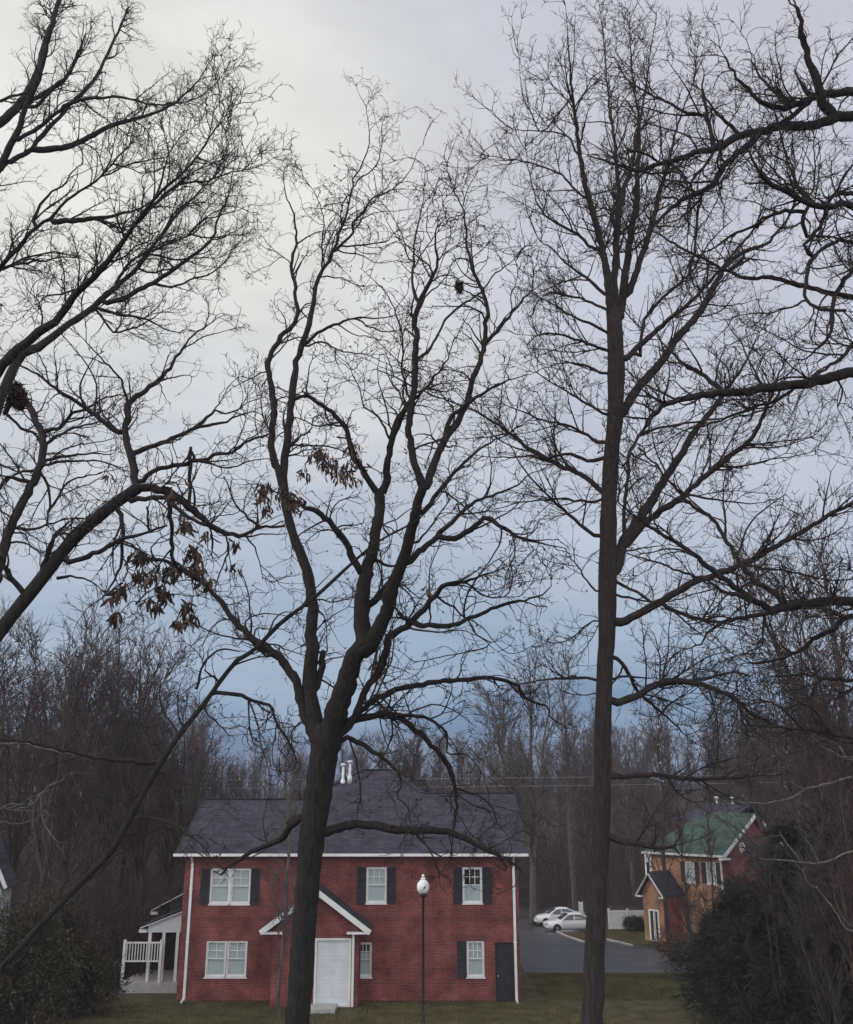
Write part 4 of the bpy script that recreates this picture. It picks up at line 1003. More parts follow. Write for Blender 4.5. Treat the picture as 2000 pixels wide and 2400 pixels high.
# tall straight tree right of centre
T2 = Traced(19.0, 2, slope=.6, wig=1.1)
T2.add('S 1418,2900 I 222,2350 230,2000 235,1740 265,1200 280,700 285,400 300,0 F 240,1750 245,1400 250,1100 252,900 262,700 272,520 292,350 297,150 300,0 C 298,1750 290,1550 280,1420 : 190 175 160 155 138 126 120 110 108 102 98 96 104 112 96 92 96 104 84', trunk=True)
for l in '''C 270,1480 250,1250 200,1000 150,800 110,650 80,500 50,250 20,0 S 1332,90 1325,10 : 62 50 42 36 30 22 14 6 3
C 290,1450 290,1180 310,900 345,700 390,560 440,300 480,60 S 1525,120 1540,30 : 50 40 34 28 20 12 7 3
C 295,1250 305,1000 318,800 310,600 290,400 260,200 240,0 S 1415,90 1405,10 : 40 34 28 20 12 7 3
C 320,1500 370,1100 400,900 430,780 430,600 440,400 430,200 400,0 S 1478,100 1470,20 : 58 46 40 34 24 14 8 3
C 375,1350 440,1150 490,1000 540,800 590,620 640,450 690,250 740,120 780,0 S 1635,110 : 46 38 32 26 18 11 7 3
C 240,1180 200,1000 165,820 : 34 26 16
C 350,1740 470,1620 580,1520 730,1400 850,1280 960,1150 1050,1040 1150,920 1200,740 1230,640 : 40 32 26 20 14 8 4
F 335,330 400,200 500,80 570,0 C 680,1590 780,1480 880,1320 950,1190 1060,1080 1200,1030 1280,960 1350,870 1400,760 1440,640 : 56 50 46 42 34 24 14 5
C 440,1740 480,1480 640,1300 760,1200 830,1080 900,980 1010,880 : 24 20 16 10 5
F 290,1290 340,1120 430,970 520,840 610,690 700,560 760,450 850,330 930,230 1000,130 1070,40 C 1120,1680 1180,1560 : 76 64 58 52 46 40 32 22 12 6
F 350,1130 450,1010 540,930 680,840 780,750 900,650 1040,540 1150,430 1210,300 1250,200 1290,90 1330,0 : 50 42 38 34 30 24 18 8
F 350,1080 350,900 370,700 380,560 430,460 520,330 : 26 22 18 10
F 300,1610 420,1550 540,1480 650,1420 760,1350 900,1300 1060,1240 1200,1170 1340,1090 1500,1000 1640,910 1750,860 S 2060,1150 : 52 46 42 40 36 30 26 22 18
F 570,1480 700,1540 850,1580 950,1590 : 26 24 18
F 300,1355 390,1390 480,1440 540,1480 : 22 18 14
F 300,1430 400,1440 520,1470 600,1490 : 16 12 8
I 340,325 480,280 580,220 680,190 800,200 950,240 1050,290 1150,380 1280,440 1400,480 : 48 40 36 28 20 10
I 600,215 820,190 950,160 1050,140 1150,160 : 24 18 12
I 345,40 420,120 480,240 570,330 650,390 720,460 830,560 : 26 20 12 5
I 340,755 480,745 600,740 720,760 900,770 1050,760 1200,745 1400,740 : 34 26 20 12 6
I 325,1110 420,1130 520,1155 600,1170 700,1160 : 44 34 18
I 1050,150 1000,230 930,290 : 10 5
I 350,165 430,165 520,175 600,170 : 18 12 6
I 640,360 700,310 780,255 : 14 10 4
F 215,800 110,700 0,650 E 1640,600 1530,540 1400,430 1280,350 1130,270 960,210 830,150 : 34 28 22 16 10 5
F 200,610 100,590 20,560 E 1680,570 1600,600 1540,570 1400,580 1250,575 1180,560 : 24 20 14 8 4
F 215,510 100,430 0,385 E 1700,370 1600,355 1480,300 1360,250 1260,150 : 24 18 14 10 6 3
F 190,1080 100,1010 0,920 E 1700,880 1600,780 1540,720 1450,600 1400,500 1350,420 : 26 20 14 8 4
F 200,850 100,850 0,840 E 1740,830 1500,850 1300,900 1260,910 : 18 14 8 4
I 230,175 0,175 H 1750,165 1550,185 1420,210 1340,250 : 20 15 10 5
F 200,1420 120,1340 60,1240 0,1190 E 1680,1180 : 14 9 4
F 195,1560 100,1620 40,1680 : 12 6
C 250,1350 130,1240 0,1150 B 1660,1050 1580,1000 1520,860 : 24 18 12 7 3
C 250,1430 120,1370 0,1340 B 1640,1320 1560,1390 : 18 12 5
C 155,1060 60,960 0,930 B 1600,830 1540,680 1510,540 1490,400 : 20 15 10 6 3
C 110,760 0,630 B 1680,580 1500,520 1370,500 1260,480 : 16 12 8 3
C 60,480 0,360 B 1570,330 1430,320 1330,260 1280,200 : 14 9 6 3
C 40,200 B 1700,80 1600,20 : 10 6 3
C 30,120 B 1600,330 1540,240 1480,120 1465,20 S 1215,120 : 14 10 8 5 3
C 290,1600 160,1520 0,1450 B 1660,1390 1560,1340 : 20 14 6
C 290,1700 150,1640 0,1590 B 1600,1570 1500,1640 : 20 14 6
F 240,90 120,20 0,0 E 1650,20 : 18 12 6
F 245,330 120,250 0,180 E 1650,120 1560,60 : 18 12 6
F 375,560 470,600 560,650 : 14 9 5
F 400,470 560,400 700,380 840,350 1000,330 1200,230 : 18 14 10 5
F 620,600 720,420 800,380 : 12 8 4
F 920,660 1040,640 1180,610 1260,590 1400,570 1540,530 : 14 10 7 4
F 1080,520 1280,520 1400,490 1510,450 : 12 8 4
F 720,800 850,830 1000,850 1160,860 1300,830 : 16 12 7 3
F 360,1160 500,1130 640,1110 : 12 8 3'''.split('\n'): T2.add(l)
T2.build('tulip_tree', 'tall straight trunked bare tree beside the parked white cars', 'tree', M_barkR, M_twig, (unproj(1418, 2200, 19)[0], 19, 0), lv(1.05, 1.8, .11, .09))

# overhanging tree from the left
T3 = Traced(13.0, 3)
T3.add('S -380,3300 -330,2500 -260,2000 -160,1730 -60,1560 D 0,1640 130,1480 250,1330 350,1200 450,1080 560,980 680,880 780,810 840,770 : 330 290 220 175 140 118 116 112 108 98 90 80 75 70', trunk=True)
for l in '''D 830,775 900,765 1000,775 1080,820 1180,900 1280,990 1380,1040 1490,1060 1570,1010 1640,1005 1740,1010 : 56 50 46 44 40 30 24 18 14
D 780,850 850,835 1000,830 1050,870 1130,930 1250,1000 : 36 30 24 20
D 830,770 820,650 790,540 760,440 780,340 790,240 900,160 1000,80 1060,0 A 1120,1660 1200,1570 1330,1480 : 50 46 42 38 30 24 18 10 4
D 760,440 640,370 540,290 400,200 280,110 200,60 A 100,1750 : 34 28 24 16 10
D 790,250 760,150 700,50 640,0 A 600,1700 520,1620 : 18 13 7
D 815,560 900,520 1000,490 1100,440 1200,390 1270,330 1320,290 1400,310 1530,240 1620,210 : 36 30 26 22 14 8 4
D 1190,405 1350,370 1450,330 1550,300 1640,340 : 22 16 9 4
D 845,745 900,690 1000,640 1100,630 1180,600 1250,590 1330,560 1430,550 1500,490 1640,440 : 30 28 26 22 18 12
D 390,1235 520,1190 620,1150 720,1090 850,1050 910,1030 1020,990 : 36 30 22 12
D 905,1030 905,960 900,885 : 16 14
D 740,900 750,1030 750,1150 740,1240 690,1340 620,1450 : 30 22 16 8
D 1040,870 1050,1000 1055,1150 1060,1210 1100,1270 : 30 24 20
D 1500,1065 1560,1130 1590,1220 1610,1330 : 12 8 4
D 1380,1050 1400,1150 1350,1280 1310,1390 : 14 10 6
D 1580,1000 1500,930 1430,860 1400,760 1370,700 : 20 14 10 7
D 1180,890 1190,800 1130,720 : 16 10
D 1290,990 1320,940 1400,930 : 10 5
D 240,1320 300,1150 340,1050 420,980 : 34 26 14
D 170,1450 60,1300 0,1200 : 40 34 30
D 350,1210 420,1050 480,1010 : 20 12
D 350,1320 460,1310 560,1340 640,1410 : 20 12 5
D 910,1200 1010,1220 1100,1260 1190,1320 1260,1370 : 24 20 12
D 940,1200 930,1130 1000,1060 : 12 6
D 830,1480 900,1410 960,1370 : 12 6
D 850,1520 830,1460 760,1500 : 10 5'''.split('\n'): T3.add(l)
# a broken stick that hangs from its limb
T3.add('D 1165,875 1163,700 1165,540 1170,520 : 20 22 26 20', bare=True, slope=0); T3.add('D 1185,600 1190,570 1172,540 : 16 20 22', bare=True, slope=0)
T3.add('D 1165,545 1090,650 1000,750 : 14 10 6', bare=True)
T3.add('S -200,1800 -130,1600 -40,1440 D 0,1250 30,1100 80,980 150,830 220,700 260,560 260,450 220,350 200,300 120,200 30,310 : 110 95 84 74 64 58 54 50 46 40 34', bare=False)
for l in '''D 250,420 350,400 430,330 510,290 560,270 650,210 760,200 : 26 20 14 8
D 255,520 330,460 430,410 520,380 640,350 740,300 : 22 16 10 5
D 250,610 400,570 560,560 680,560 : 22 15 6
D 240,640 350,610 500,600 650,610 750,650 : 20 13 6
D 200,740 50,700 0,770 : 26 20
D 230,650 100,680 30,740 : 18 10
D 255,680 300,760 300,900 290,1000 : 20 14 8
D 280,920 350,830 430,720 560,690 730,650 : 18 14 9 5
D 60,1000 160,1020 300,990 420,960 560,950 : 20 16 10 6
D 40,310 130,400 200,420 250,500 : 20 18 14
D 0,620 130,680 : 14 8
D 20,1110 130,1100 250,1160 : 16 10
D 90,960 30,920 0,900 : 12 8'''.split('\n'): T3.add(l)
T3.build('oak_tree', 'bare tree leaning in from the left with dead brown leaves hanging', 'tree', M_bark, M_twig, (unproj(-345, 2400, 13)[0], 13, 0), lv(.85, 1.3, .24, .04))
hang_leaves(T3, [(330, 1302, 22, 10), (322, 1345, 12, 9), (350, 1350, 12, 12), (400, 1335, 20, 14), (455, 1300, 26, 13), (462, 1330, 14, 11), (435, 1225, 14, 10), (405, 1155, 8, 7), (285, 1378, 14, 9), (270, 1400, 8, 6),
                 (275, 1440, 9, 7), (390, 1392, 14, 8), (440, 1420, 18, 11), (445, 1448, 14, 9), (415, 1460, 7, 6), (368, 1420, 6, 6), (350, 1405, 6, 8), (480, 1360, 8, 9), (545, 1270, 5, 8), (545, 1325, 4, 7), (485, 1250, 5, 7), (375, 1375, 6, 7), (255, 1115, 4, 5)], 92)

# taller tree behind it, stems sweeping up to the right
T4 = Traced(19.0, 4, slope=.45, wig=1.2)
T4.add('S -420,3000 -400,2300 -360,1700 -330,1250 -300,900 -290,600 -280,300 -270,-50 : 260 240 210 180 150 120 90 60', trunk=True)
for l in '''S -350,1560 -240,1280 -120,1060 A 30,1750 200,1600 350,1480 470,1330 560,1240 650,1140 740,1020 830,900 950,740 1080,620 1200,490 1280,370 1350,270 1400,180 : 130 115 100 82 72 64 54 44 32 20 12 5
S -355,1620 -220,1330 -80,1130 A 100,1750 250,1650 400,1530 560,1420 700,1290 830,1180 900,1080 1000,950 1100,820 1180,740 1300,620 1380,500 1450,420 : 130 115 100 90 80 68 56 42 30 20 11 5
A 620,1400 760,1350 900,1280 1050,1190 1200,1080 1300,990 1330,880 1400,720 1420,600 1450,480 : 34 30 26 20 13 8 4
A 850,880 960,770 1100,660 1250,640 1400,590 1500,560 1560,480 : 24 18 12 8 4
A 700,1290 760,1180 820,1120 960,1030 1080,990 1160,960 : 20 15 10 5
A 1000,950 1100,800 1200,770 1330,780 : 14 9 4
A 1150,960 1240,880 1340,850 1450,820 1540,780 : 14 10 6 3
A 1160,965 1300,985 1400,970 1500,960 1560,930 : 12 9 6 3
A 880,1090 960,1090 1080,1120 1200,1110 1320,1110 1440,1070 : 14 11 7 3
A 860,1200 980,1190 1080,1160 1150,1120 : 14 10 5
A 830,1180 900,1080 1060,1010 1180,960 1260,860 1370,800 : 18 13 8 4
A 940,1270 1060,1280 1180,1240 1300,1200 1400,1110 1460,1000 : 16 12 8 3
A 650,1140 760,1100 840,1020 : 16 10 5
A 960,740 1000,600 1040,450 1090,400 : 16 12 7 3
A 860,890 880,700 870,620 900,580 : 12 8 4
A 1280,370 1310,200 1320,150 : 8 4
A 1250,540 1370,500 1390,420 1380,330 : 9 5
A 500,1370 450,1300 400,1330 280,1340 240,1390 : 18 12 6
A 260,1560 250,1400 180,1320 : 12 6
A 620,1420 760,1460 880,1480 1000,1540 1110,1570 : 20 15 10 5
A 600,1440 700,1560 800,1540 900,1500 1000,1430 : 16 11 5
S -340,1400 -220,1000 -100,760 A 0,1170 100,1060 220,920 310,860 420,750 520,680 620,610 700,510 790,430 810,330 830,220 : 84 76 62 54 46 36 26 18 11 5
A 290,885 450,880 580,865 700,850 840,810 960,740 : 34 34 24 12 6
A 590,870 690,910 790,950 : 22 16 8
A 200,930 240,790 300,720 400,650 440,580 510,530 : 24 16 10 5
A 0,1190 150,1110 350,1070 450,1110 : 20 12 5
A 60,1150 250,1130 380,1100 520,1120 600,1170 : 18 12 7 3
A 620,610 690,480 690,400 : 12 6
A 720,560 860,520 1020,490 : 12 8 4
A 640,620 760,550 860,590 : 10 5
S -320,1150 -200,760 -90,520 A 0,560 80,510 180,450 280,330 420,180 520,80 590,0 S 260,110 300,20 : 80 66 56 48 40 32 26 20 12
A 200,450 320,440 440,420 560,360 680,300 820,260 950,220 1060,170 1180,60 1230,0 S 500,130 : 40 34 28 22 14 9 4
A 0,540 60,430 120,300 150,200 240,0 S 120,60 : 44 38 30 26 14
A 80,400 250,300 400,180 530,130 620,125 780,125 900,165 1050,165 1200,130 1340,20 S 540,140 : 26 22 18 14 10 6 3
S -310,900 -190,560 -70,340 A 0,280 110,180 160,100 220,0 S 110,90 140,0 : 84 76 66 60 54 40 28
A 110,190 250,110 400,10 S 190,110 : 36 28 20 10
A 0,150 100,110 180,100 : 20 14
A 480,130 600,220 700,300 : 14 9 5
A 200,210 330,60 430,-30 S 200,80 : 24 16 8'''.split('\n'): T4.add(l)
T4.build('ash_tree', 'tall bare tree at the upper left whose stems sweep up to the right', 'tree', M_bark, M_twig, (unproj(-405, 2400, 19)[0], 19, 0), lv(1.0, 1.9, .2, .1))

# overhanging tree from the right
T5 = Traced(14.0, 5, slope=.5)
T5.add('S 2420,3300 2400,2500 2380,1900 2350,1400 2320,900 2300,450 2280,100 : 330 300 270 240 200 150 110', trunk=True)
for l in '''S 2355,1500 2180,1420 F 1750,1460 1600,1460 1450,1480 1340,1500 1260,1520 : 110 90 68 62 56 50
F 1260,1510 1150,1460 1050,1390 940,1310 850,1240 700,1120 600,1060 470,980 300,850 : 46 40 36 30 24 16 10
F 1340,1475 1250,1400 1150,1340 1060,1230 960,1070 880,950 750,860 640,740 560,650 440,520 : 34 30 26 20 15 9
F 1270,1520 1100,1560 950,1590 860,1650 820,1720 750,1750 : 32 26 22 15 8
F 1250,1510 1100,1450 960,1400 850,1330 700,1280 540,1220 370,1170 : 24 20 14 7
F 1050,1240 1250,1260 1450,1300 1600,1330 1750,1330 : 14 12 8
F 1200,1530 1200,1650 1180,1740 I 1000,60 : 16 10 5
F 1460,1470 1450,1380 1480,1310 : 10 6
S 2325,950 2160,870 F 1750,60 1600,90 1450,130 1250,150 1000,185 820,200 700,230 600,260 520,340 440,440 380,580 340,640 : 110 92 76 70 66 60 54 44 32 20 10
F 970,185 880,120 800,50 700,0 C 640,1680 560,1600 : 34 26 18 8
F 1400,160 1260,240 1150,270 1000,330 840,380 700,420 600,480 500,500 : 22 18 14 9 5
F 1660,80 1680,180 1660,270 : 14 8
F 1320,170 1180,300 1040,330 900,390 : 14 10 5
F 600,265 500,200 430,150 : 16 10
S 2305,420 2160,270 C 1750,240 1650,245 1560,280 1450,300 1280,300 1200,340 1050,360 920,430 800,460 680,500 560,530 420,570 330,545 220,510 120,480 : 110 96 80 70 62 58 54 46 36 26 16 7
C 1640,235 1560,150 1540,60 1520,0 S 1890,120 1870,20 : 66 54 44 34 20
C 1750,90 1650,100 1550,110 1450,150 1320,190 1180,150 1130,90 1050,20 S 1700,130 : 52 46 38 28 20 10
S 2290,260 2140,190 C 1750,90 : 80 64 54
C 1500,130 1400,220 1300,290 : 28 28
C 1500,130 1460,90 1420,30 1400,-40 : 26 20 14 8
C 1400,165 1300,110 1200,20 S 1760,140 : 26 24 16 8
C 1180,350 1080,440 980,520 920,620 850,690 720,740 640,800 520,920 430,1040 320,1080 : 42 38 34 26 18 10
C 900,450 850,250 730,220 600,150 450,70 360,10 S 1440,130 : 26 22 16 10 5
C 890,430 870,280 830,100 840,-20 : 28 18 8
C 1060,360 960,260 880,180 830,90 : 26 20 14 9
C 900,460 820,570 740,670 720,740 : 22 18 12
C 1250,660 1190,600 1130,500 1100,430 : 24 18 8
C 560,530 480,470 400,450 : 16 10
C 600,510 700,580 740,660 : 16 12
C 480,600 600,580 690,590 740,680 : 14 10
S 2312,800 2160,630 C 1750,800 1600,795 1480,780 1380,720 1250,660 1190,600 : 70 60 50 44 36 28
C 1480,770 1380,600 1320,400 1280,250 1250,120 : 24 17 10 5
C 1470,790 1440,900 1480,980 1560,900 1590,800 1620,730 1700,710 1750,710 : 22 24 22 26 26
C 1450,810 1300,830 1200,870 1130,920 1000,970 880,1060 780,1100 : 26 20 14 8
C 1510,770 1440,690 1360,660 1280,640 1200,590 : 18 14 10
C 1400,720 1280,590 1160,450 1100,380 : 16 10 5
C 1640,720 1700,600 1750,540 : 16 10
C 1500,740 1520,600 1510,420 1510,320 : 14 8 4
S 2315,1000 2180,760 C 1750,1350 1600,1320 1400,1270 1250,1230 1100,1230 980,1190 850,1120 730,1060 620,1000 500,920 : 60 48 36 32 26 18 10
C 770,1090 790,960 800,820 820,730 : 14 16 14
C 770,1090 750,1180 780,1300 : 16 18 8
C 980,1190 1060,1130 1090,1110 : 26 18
S 2312,850 2160,620 C 1750,1010 1600,1030 1500,1110 1470,1200 1460,1350 1550,1420 1700,1430 : 46 36 28 26 22 22 20
C 1500,1110 1460,1040 1500,980 : 24 20
C 1750,1180 1660,1300 1620,1430 1620,1550 1550,1650 1430,1740 : 30 28 26 16 8
S 2170,700 2060,660 C 1750,1180 : 40 34
C 1750,1640 1650,1740 F 1480,100 : 30 20 10
S 2200,780 2070,820 C 1750,1640 : 40 32
C 1480,1360 1300,1430 1150,1450 1000,1470 : 14 9 4
S 2365,1650 2180,1450 F 1750,1550 1650,1610 1500,1700 1440,1750 I 1300,70 1150,90 : 70 56 44 40 32 22 12
S 2370,1800 2180,1620 I 1750,190 1600,175 1450,150 1300,170 : 50 40 28 22 10
S 2370,1850 2180,1760 I 1750,530 1600,500 1450,480 1300,460 1100,450 : 44 36 26 20 12 6
I 1450,470 1380,400 1300,330 1200,300 : 18 12 6
I 1600,490 1560,400 1480,330 1350,280 : 18 12 6'''.split('\n'): T5.add(l)
T5.build('oak_tree', 'bare tree reaching in from the right with heavy crooked limbs', 'tree', M_bark, M_twig, (unproj(2410, 2400, 14)[0], 14, 0), lv(.95, 1.7, .25, .05))
# pale drooping boughs of a small tree at the right edge
T7 = Traced(24.0, 7, slope=.3)
T7.add('S 2160,2900 2150,2400 2130,2050 2110,1800 2080,1600 2060,1450 : 60 55 48 40 30 18', trunk=True)
for l in '''S 2100,1790 I 1750,755 1620,790 1470,830 1380,880 1250,905 1150,900 1060,810 : 22 16 14 14 12 10 5
I 1150,902 950,890 830,820 : 10 8 5
S 2125,2000 I 1750,1190 1600,1250 1450,1255 1200,1230 : 18 13 10 5
I 1450,1250 1380,1160 1320,1080 : 10 6
I 1550,1250 1500,1160 : 9 5
S 2080,1650 2000,1780 I 1660,560 1580,530 : 16 12 6
S 2130,2050 2010,2180 I 1640,1530 1540,1400 : 14 10 5
S 2100,1760 I 1740,640 1600,590 1500,500 : 14 10 5'''.split('\n'): T7.add(l, dead=True)
T7.build('dogwood_tree', 'slender tree with pale drooping boughs in front of the evergreens', 'tree', M_deadwood, M_deadwood, (unproj(2155, 2400, 24)[0], 24, 0), lv(.9, .35, .2, .1))
# thin tree leaning up from the lower left
T6 = Traced(15.0, 6, slope=.2)
T6.add('S -300,2900 -100,2400 40,2230 G 400,1450 560,1290 660,1180 760,1000 850,830 960,640 1080,470 1200,320 1300,180 1400,60 1490,10 E 0,1590 200,1440 440,1220 600,1090 790,990 860,940 960,830 1030,720 : 60 55 50 44 40 38 36 36 38 40 40 40 36 30 28 26 24 20 14 10 6', trunk=True)
for l in '''G 1250,260 1350,260 1480,300 1590,340 1620,440 1680,530 1740,660 H 70,720 : 26 22 17 12 6
G 1590,345 1560,440 1550,470 : 9 6
G 1260,180 1200,130 : 16 10
G 1150,240 1200,80 1290,10 1400,15 : 18 14 9
G 1200,380 1280,440 1340,510 : 12 7
G 910,680 750,660 560,640 400,600 200,560 0,530 : 26 22 18 14 9
G 740,1090 850,1080 960,1050 1090,1090 1180,1150 1240,1240 : 14 12 9 6
G 960,640 920,560 880,570 : 14 10
G 850,840 700,900 560,860 : 10 6
E 440,1220 540,1120 560,950 : 12 7
E 640,1060 620,1000 700,960 800,890 : 14 9 5'''.split('\n'): T6.add(l)
T6.build('oak_sapling', 'thin leaning bare tree crossing the forked tree from the lower left', 'tree', M_bark, M_twig, (unproj(50, 2700, 15)[0], 15, 0), lv(.85, .7, .25, .03))

# pale dead boughs reaching in at the lower left
T8 = Traced(22.0, 8, slope=.25)
T8.add('S -200,2900 -190,2400 -170,2100 -150,1900 -140,1700 : 70 60 50 40 26', trunk=True)
for l in '''S -155,1920 -60,1915 G 0,940 70,950 130,940 190,910 240,860 300,800 380,765 : 24 20 16 14 12 10 6
S -160,2000 -80,1950 G 0,1020 80,1030 200,1010 : 20 14 10 5
G 250,850 240,900 250,1000 300,1090 340,1140 : 10 9 8 5
S -150,1800 -60,1720 G 0,560 150,560 300,600 420,620 : 24 18 14 10 6'''.split('\n'): T8.add(l, dead=True)
T8.build('dead_tree', 'pale dead boughs reaching in low at the left edge', 'tree', M_deadwood, M_deadwood, (unproj(-195, 2400, 22)[0], 22, 0), lv(.9, .35, .25, .05))

# squirrel nest and a leaf clump caught in the twigs
def nest(name, label, px, py, Y, r, n, seed):
    rg = np.random.default_rng(seed); c = unproj(px, py, Y); t = thing(name, label, 'nest', tuple(c))
    lb = rg.normal(size=(9, 3))*r*np.array((.45, .45, 1.0)); u = lb[rg.integers(0, 9, n)]+nrm(rg.normal(size=(n, 3)))*(r*.62*rg.random((n, 1))**.5); d = nrm(rg.normal(size=(n, 3))); sd_ = nrm(np.cross(d, rg.normal(size=(n, 3)))); L = rg.uniform(.03, .08, (n, 1))
    V = np.stack((u, u+d*L*.5+sd_*L*.25, u+d*L, u+d*L*.5-sd_*L*.25), 1).reshape(-1, 3)
    link('leaf_mass', mk_mesh('leaf_mass', V, np.arange(4*n).reshape(-1, 4), smooth=False), M_leaf2, t)
    P = np.stack((u[:260]-d[:260]*.09, u[:260], u[:260]+d[:260]*.09), 1); v, q = tubes(P, np.full((260, 3), .004), 3); link('stick_mass', mk_mesh('stick_mass', v, q), M_twig, t)
nest('squirrel_nest', 'dark ragged leaf nest hanging on the left limb', 42, 922, 12.5, .10, 2600, 5)
nest('leaf_nest', 'small dark clump of leaves high in the forked tree', 1077, 672, 17.0, .042, 300, 6)

# ------------------------------------------------------------------ woods behind: a few grown trees, copied one by one
def grow(seed, H, r0, l1, asc, lean=.03, clear=.3, d2=1.3, l2=1.5, d3=2.2, l3=.7, rt=.018, n1=42, fork=0):
    rg = np.random.default_rng(seed)
    k = 14; z = np.linspace(0, 1, k); wob = np.cumsum(rg.normal(size=(k, 2))*lean*H/6, axis=0); wob -= wob[0]
    tr = np.c_[wob, z*H]; R = r0*(1-z)**.8+.02
    stems = [(tr[None], R[None])]
    for f in range(fork):
        i = rg.integers(3, 6); a = rg.random()*6.28; u = z[:k-i]*H*rg.uniform(.75, 1.0)
        s = tr[i]+np.c_[np.cos(a)*u*.24+np.cumsum(rg.normal(size=k-i)*.1), np.sin(a)*u*.24+np.cumsum(rg.normal(size=k-i)*.1), u*.9]; s[0] = tr[i]
        stems.append((s[None], (R[i]*.75*(1-z[:k-i]/z[k-i-1])**.8+.02)[None]))
    tot = sum(np.linalg.norm(np.diff(p[0], axis=0), axis=1).sum() for p, _ in stems)
    L1 = spawn(stems, n1/tot/(1-clear)*1.0, l1, asc, 8, .10, .2, .14, .42, .03, .10, clear, tips=2, lf=.75, rg=rg)
    L2 = spawn([L1], d2, l2, .65, 5, .12, .2, .12, .6, rt*1.5, .045, .15, tips=2, rg=rg)
    L3 = spawn([L2], d3, l3, .65, 3, .14, .1, .1, .7, rt, .03, .1, tips=2, taper=.55, rg=rg)
    v, q = merge([tubes(p, r, 8) for p, r in stems]); tm = mk_mesh('trunk', v, q)
    v, q = merge([tubes(*L1, 4), tubes(*L2, 3), tubes(*L3, 3)]); cm = mk_mesh('crown', v, q)
    return tm, cm
VAR = {}
for k in range(5): VAR['tall', k] = grow(100+k, 20, .20, 3.2, .62, clear=.38, fork=(k % 2))
for k in range(4): VAR['wide', k] = grow(120+k, 17, .22, 4.2, .75, clear=.22, d2=1.7, l2=1.7, d3=2.8, l3=.8, fork=2+k % 2, n1=55)
for k in range(4): VAR['dense', k] = grow(140+k, 19, .20, 4.2, .5, clear=.12, d2=1.8, l2=1.8, d3=2.5, l3=.8, rt=.016, fork=3, n1=58)
for k in range(3): VAR['thin', k] = grow(160+k, 11, .08, 1.8, .6, clear=.15, d2=1.8, l2=.9, d3=2.2, l3=.5, rt=.013, n1=30)
for (kind, k), (tm, cm) in VAR.items(): tm.materials.append(M_woods); cm.materials.append((M_wtwig, M_wtwig2, M_wtwig3)[k % 3])
PALE = {}
def place(kind, k, x, y, s, rz, label, group=None, pale=False, name='bare_tree', cat='tree', z=None):
    zz = gz(y)+(float(np.clip((y-125)/60, 0, 1))*float(hillx(x))-.2)-.1
    t = thing(name, label, cat, (x, y, zz if z is None else z), rz, group, s)
    tm, cm = VAR[kind, k]
    if pale:
        if (kind, k) not in PALE:
            a, c = tm.copy(), cm.copy(); a.materials[0] = M_woods2; c.materials[0] = M_woods2; PALE[kind, k] = (a, c)
        tm, cm = PALE[kind, k]
    link('trunk', tm, None, t); link('crown', cm, None, t)
    return t
rw = np.random.default_rng(77)
def wx(px, Y): return unproj(px, 1900, Y)[0]
G_ = 'bare trees in the woods behind the houses'
LB = 'slim bare tree among many in the woods behind the houses'
# ranks of the woods
for Yr, n, kinds, hs in ((101, 34, ('tall', 'thin', 'thin', 'wide'), (.72, 1.0)), (112, 40, ('tall', 'tall', 'wide'), (.75, 1.0)), (126, 40, ('tall', 'wide'), (.7, .95)), (146, 44, ('tall', 'wide'), (.6, .85)), (168, 40, ('wide', 'tall'), (.55, .75)), (190, 44, ('wide', 'tall'), (.45, .65))):
    half = Yr*.52
    for i in range(n):
        x = -half+2*half*(i+rw.random())/n; y = Yr+rw.uniform(-5, 7)
        px = 1000+F*x/(y*cos(TH))
        if y < 108 and 1200 < px < 1560 and y < 100: y += 8
        kd = kinds[rw.integers(len(kinds))]; nv = dict(tall=5, wide=4, thin=3)[kd]
        s = rw.uniform(*hs)
        if 480 < px < 1330: s *= .70 if Yr < 140 else .80
        place(kd, rw.integers(nv), x, y, s, rw.random()*6.28, LB, G_, pale=rw.random() < .12)
# the dense stand at the left, nearer
GL = 'twiggy bare trees of the dense stand at the left'
LL = 'twiggy bare tree in the dense dark stand left of the brick house'
for (px, Y, s) in ((-60, 56, .95), (50, 60, .95), (120, 54, .85), (165, 63, 1.1), (240, 58, 1.0), (300, 66, 1.02), (345, 57, .86), (400, 63, .80), (450, 62, .66), (490, 70, .60), (200, 76, .95), (60, 80, 1.0), (350, 80, .8), (-120, 66, 1.1), (525, 68, .60), (465, 58, .62)):
    place('dense', rw.integers(4), wx(px, Y), Y, s, rw.random()*6.28, LL, GL)
# nearer single trees
place('wide', 1, wx(1240, 92), 92, 1.36, 1.0, 'tall tree with spreading pale stems just right of the brick roof', pale=True)
place('tall', 2, wx(1338, 96), 96, 1.16, 2.2, 'pale trunked tree between the spreading tree and the straight trunk', pale=True)
place('wide', 3, wx(960, 72), 72, .86, .4, 'round topped bare tree rising directly behind the brick roof ridge')
place('dense', 2, wx(2010, 55), 55, 1.22, 2.4, 'hazy fine twigged tree rising at the right edge behind the limbs')
place('dense', 0, wx(1890, 62), 62, .82, 4.0, 'bare tree behind the right end of the green roof')
place('tall', 4, wx(1700, 88), 88, .86, 1.7, 'two stemmed bare tree just behind the green roof')
place('dense', 1, wx(1790, 70), 70, .86, 1.1, 'dark twiggy tree behind the broad evergreen')
place('dense', 3, wx(1925, 48), 48, .92, 5.0, 'dense dark twiggy tree over the right hand evergreen')
place('wide', 0, wx(1960, 80), 80, .98, .7, 'broad bare tree far right beyond the evergreens')
tp = place('thin', 1, wx(1545, 66), 66, 1.4, .2, 'thin tree left of the green roofed house with a few pale leaves still on its top')
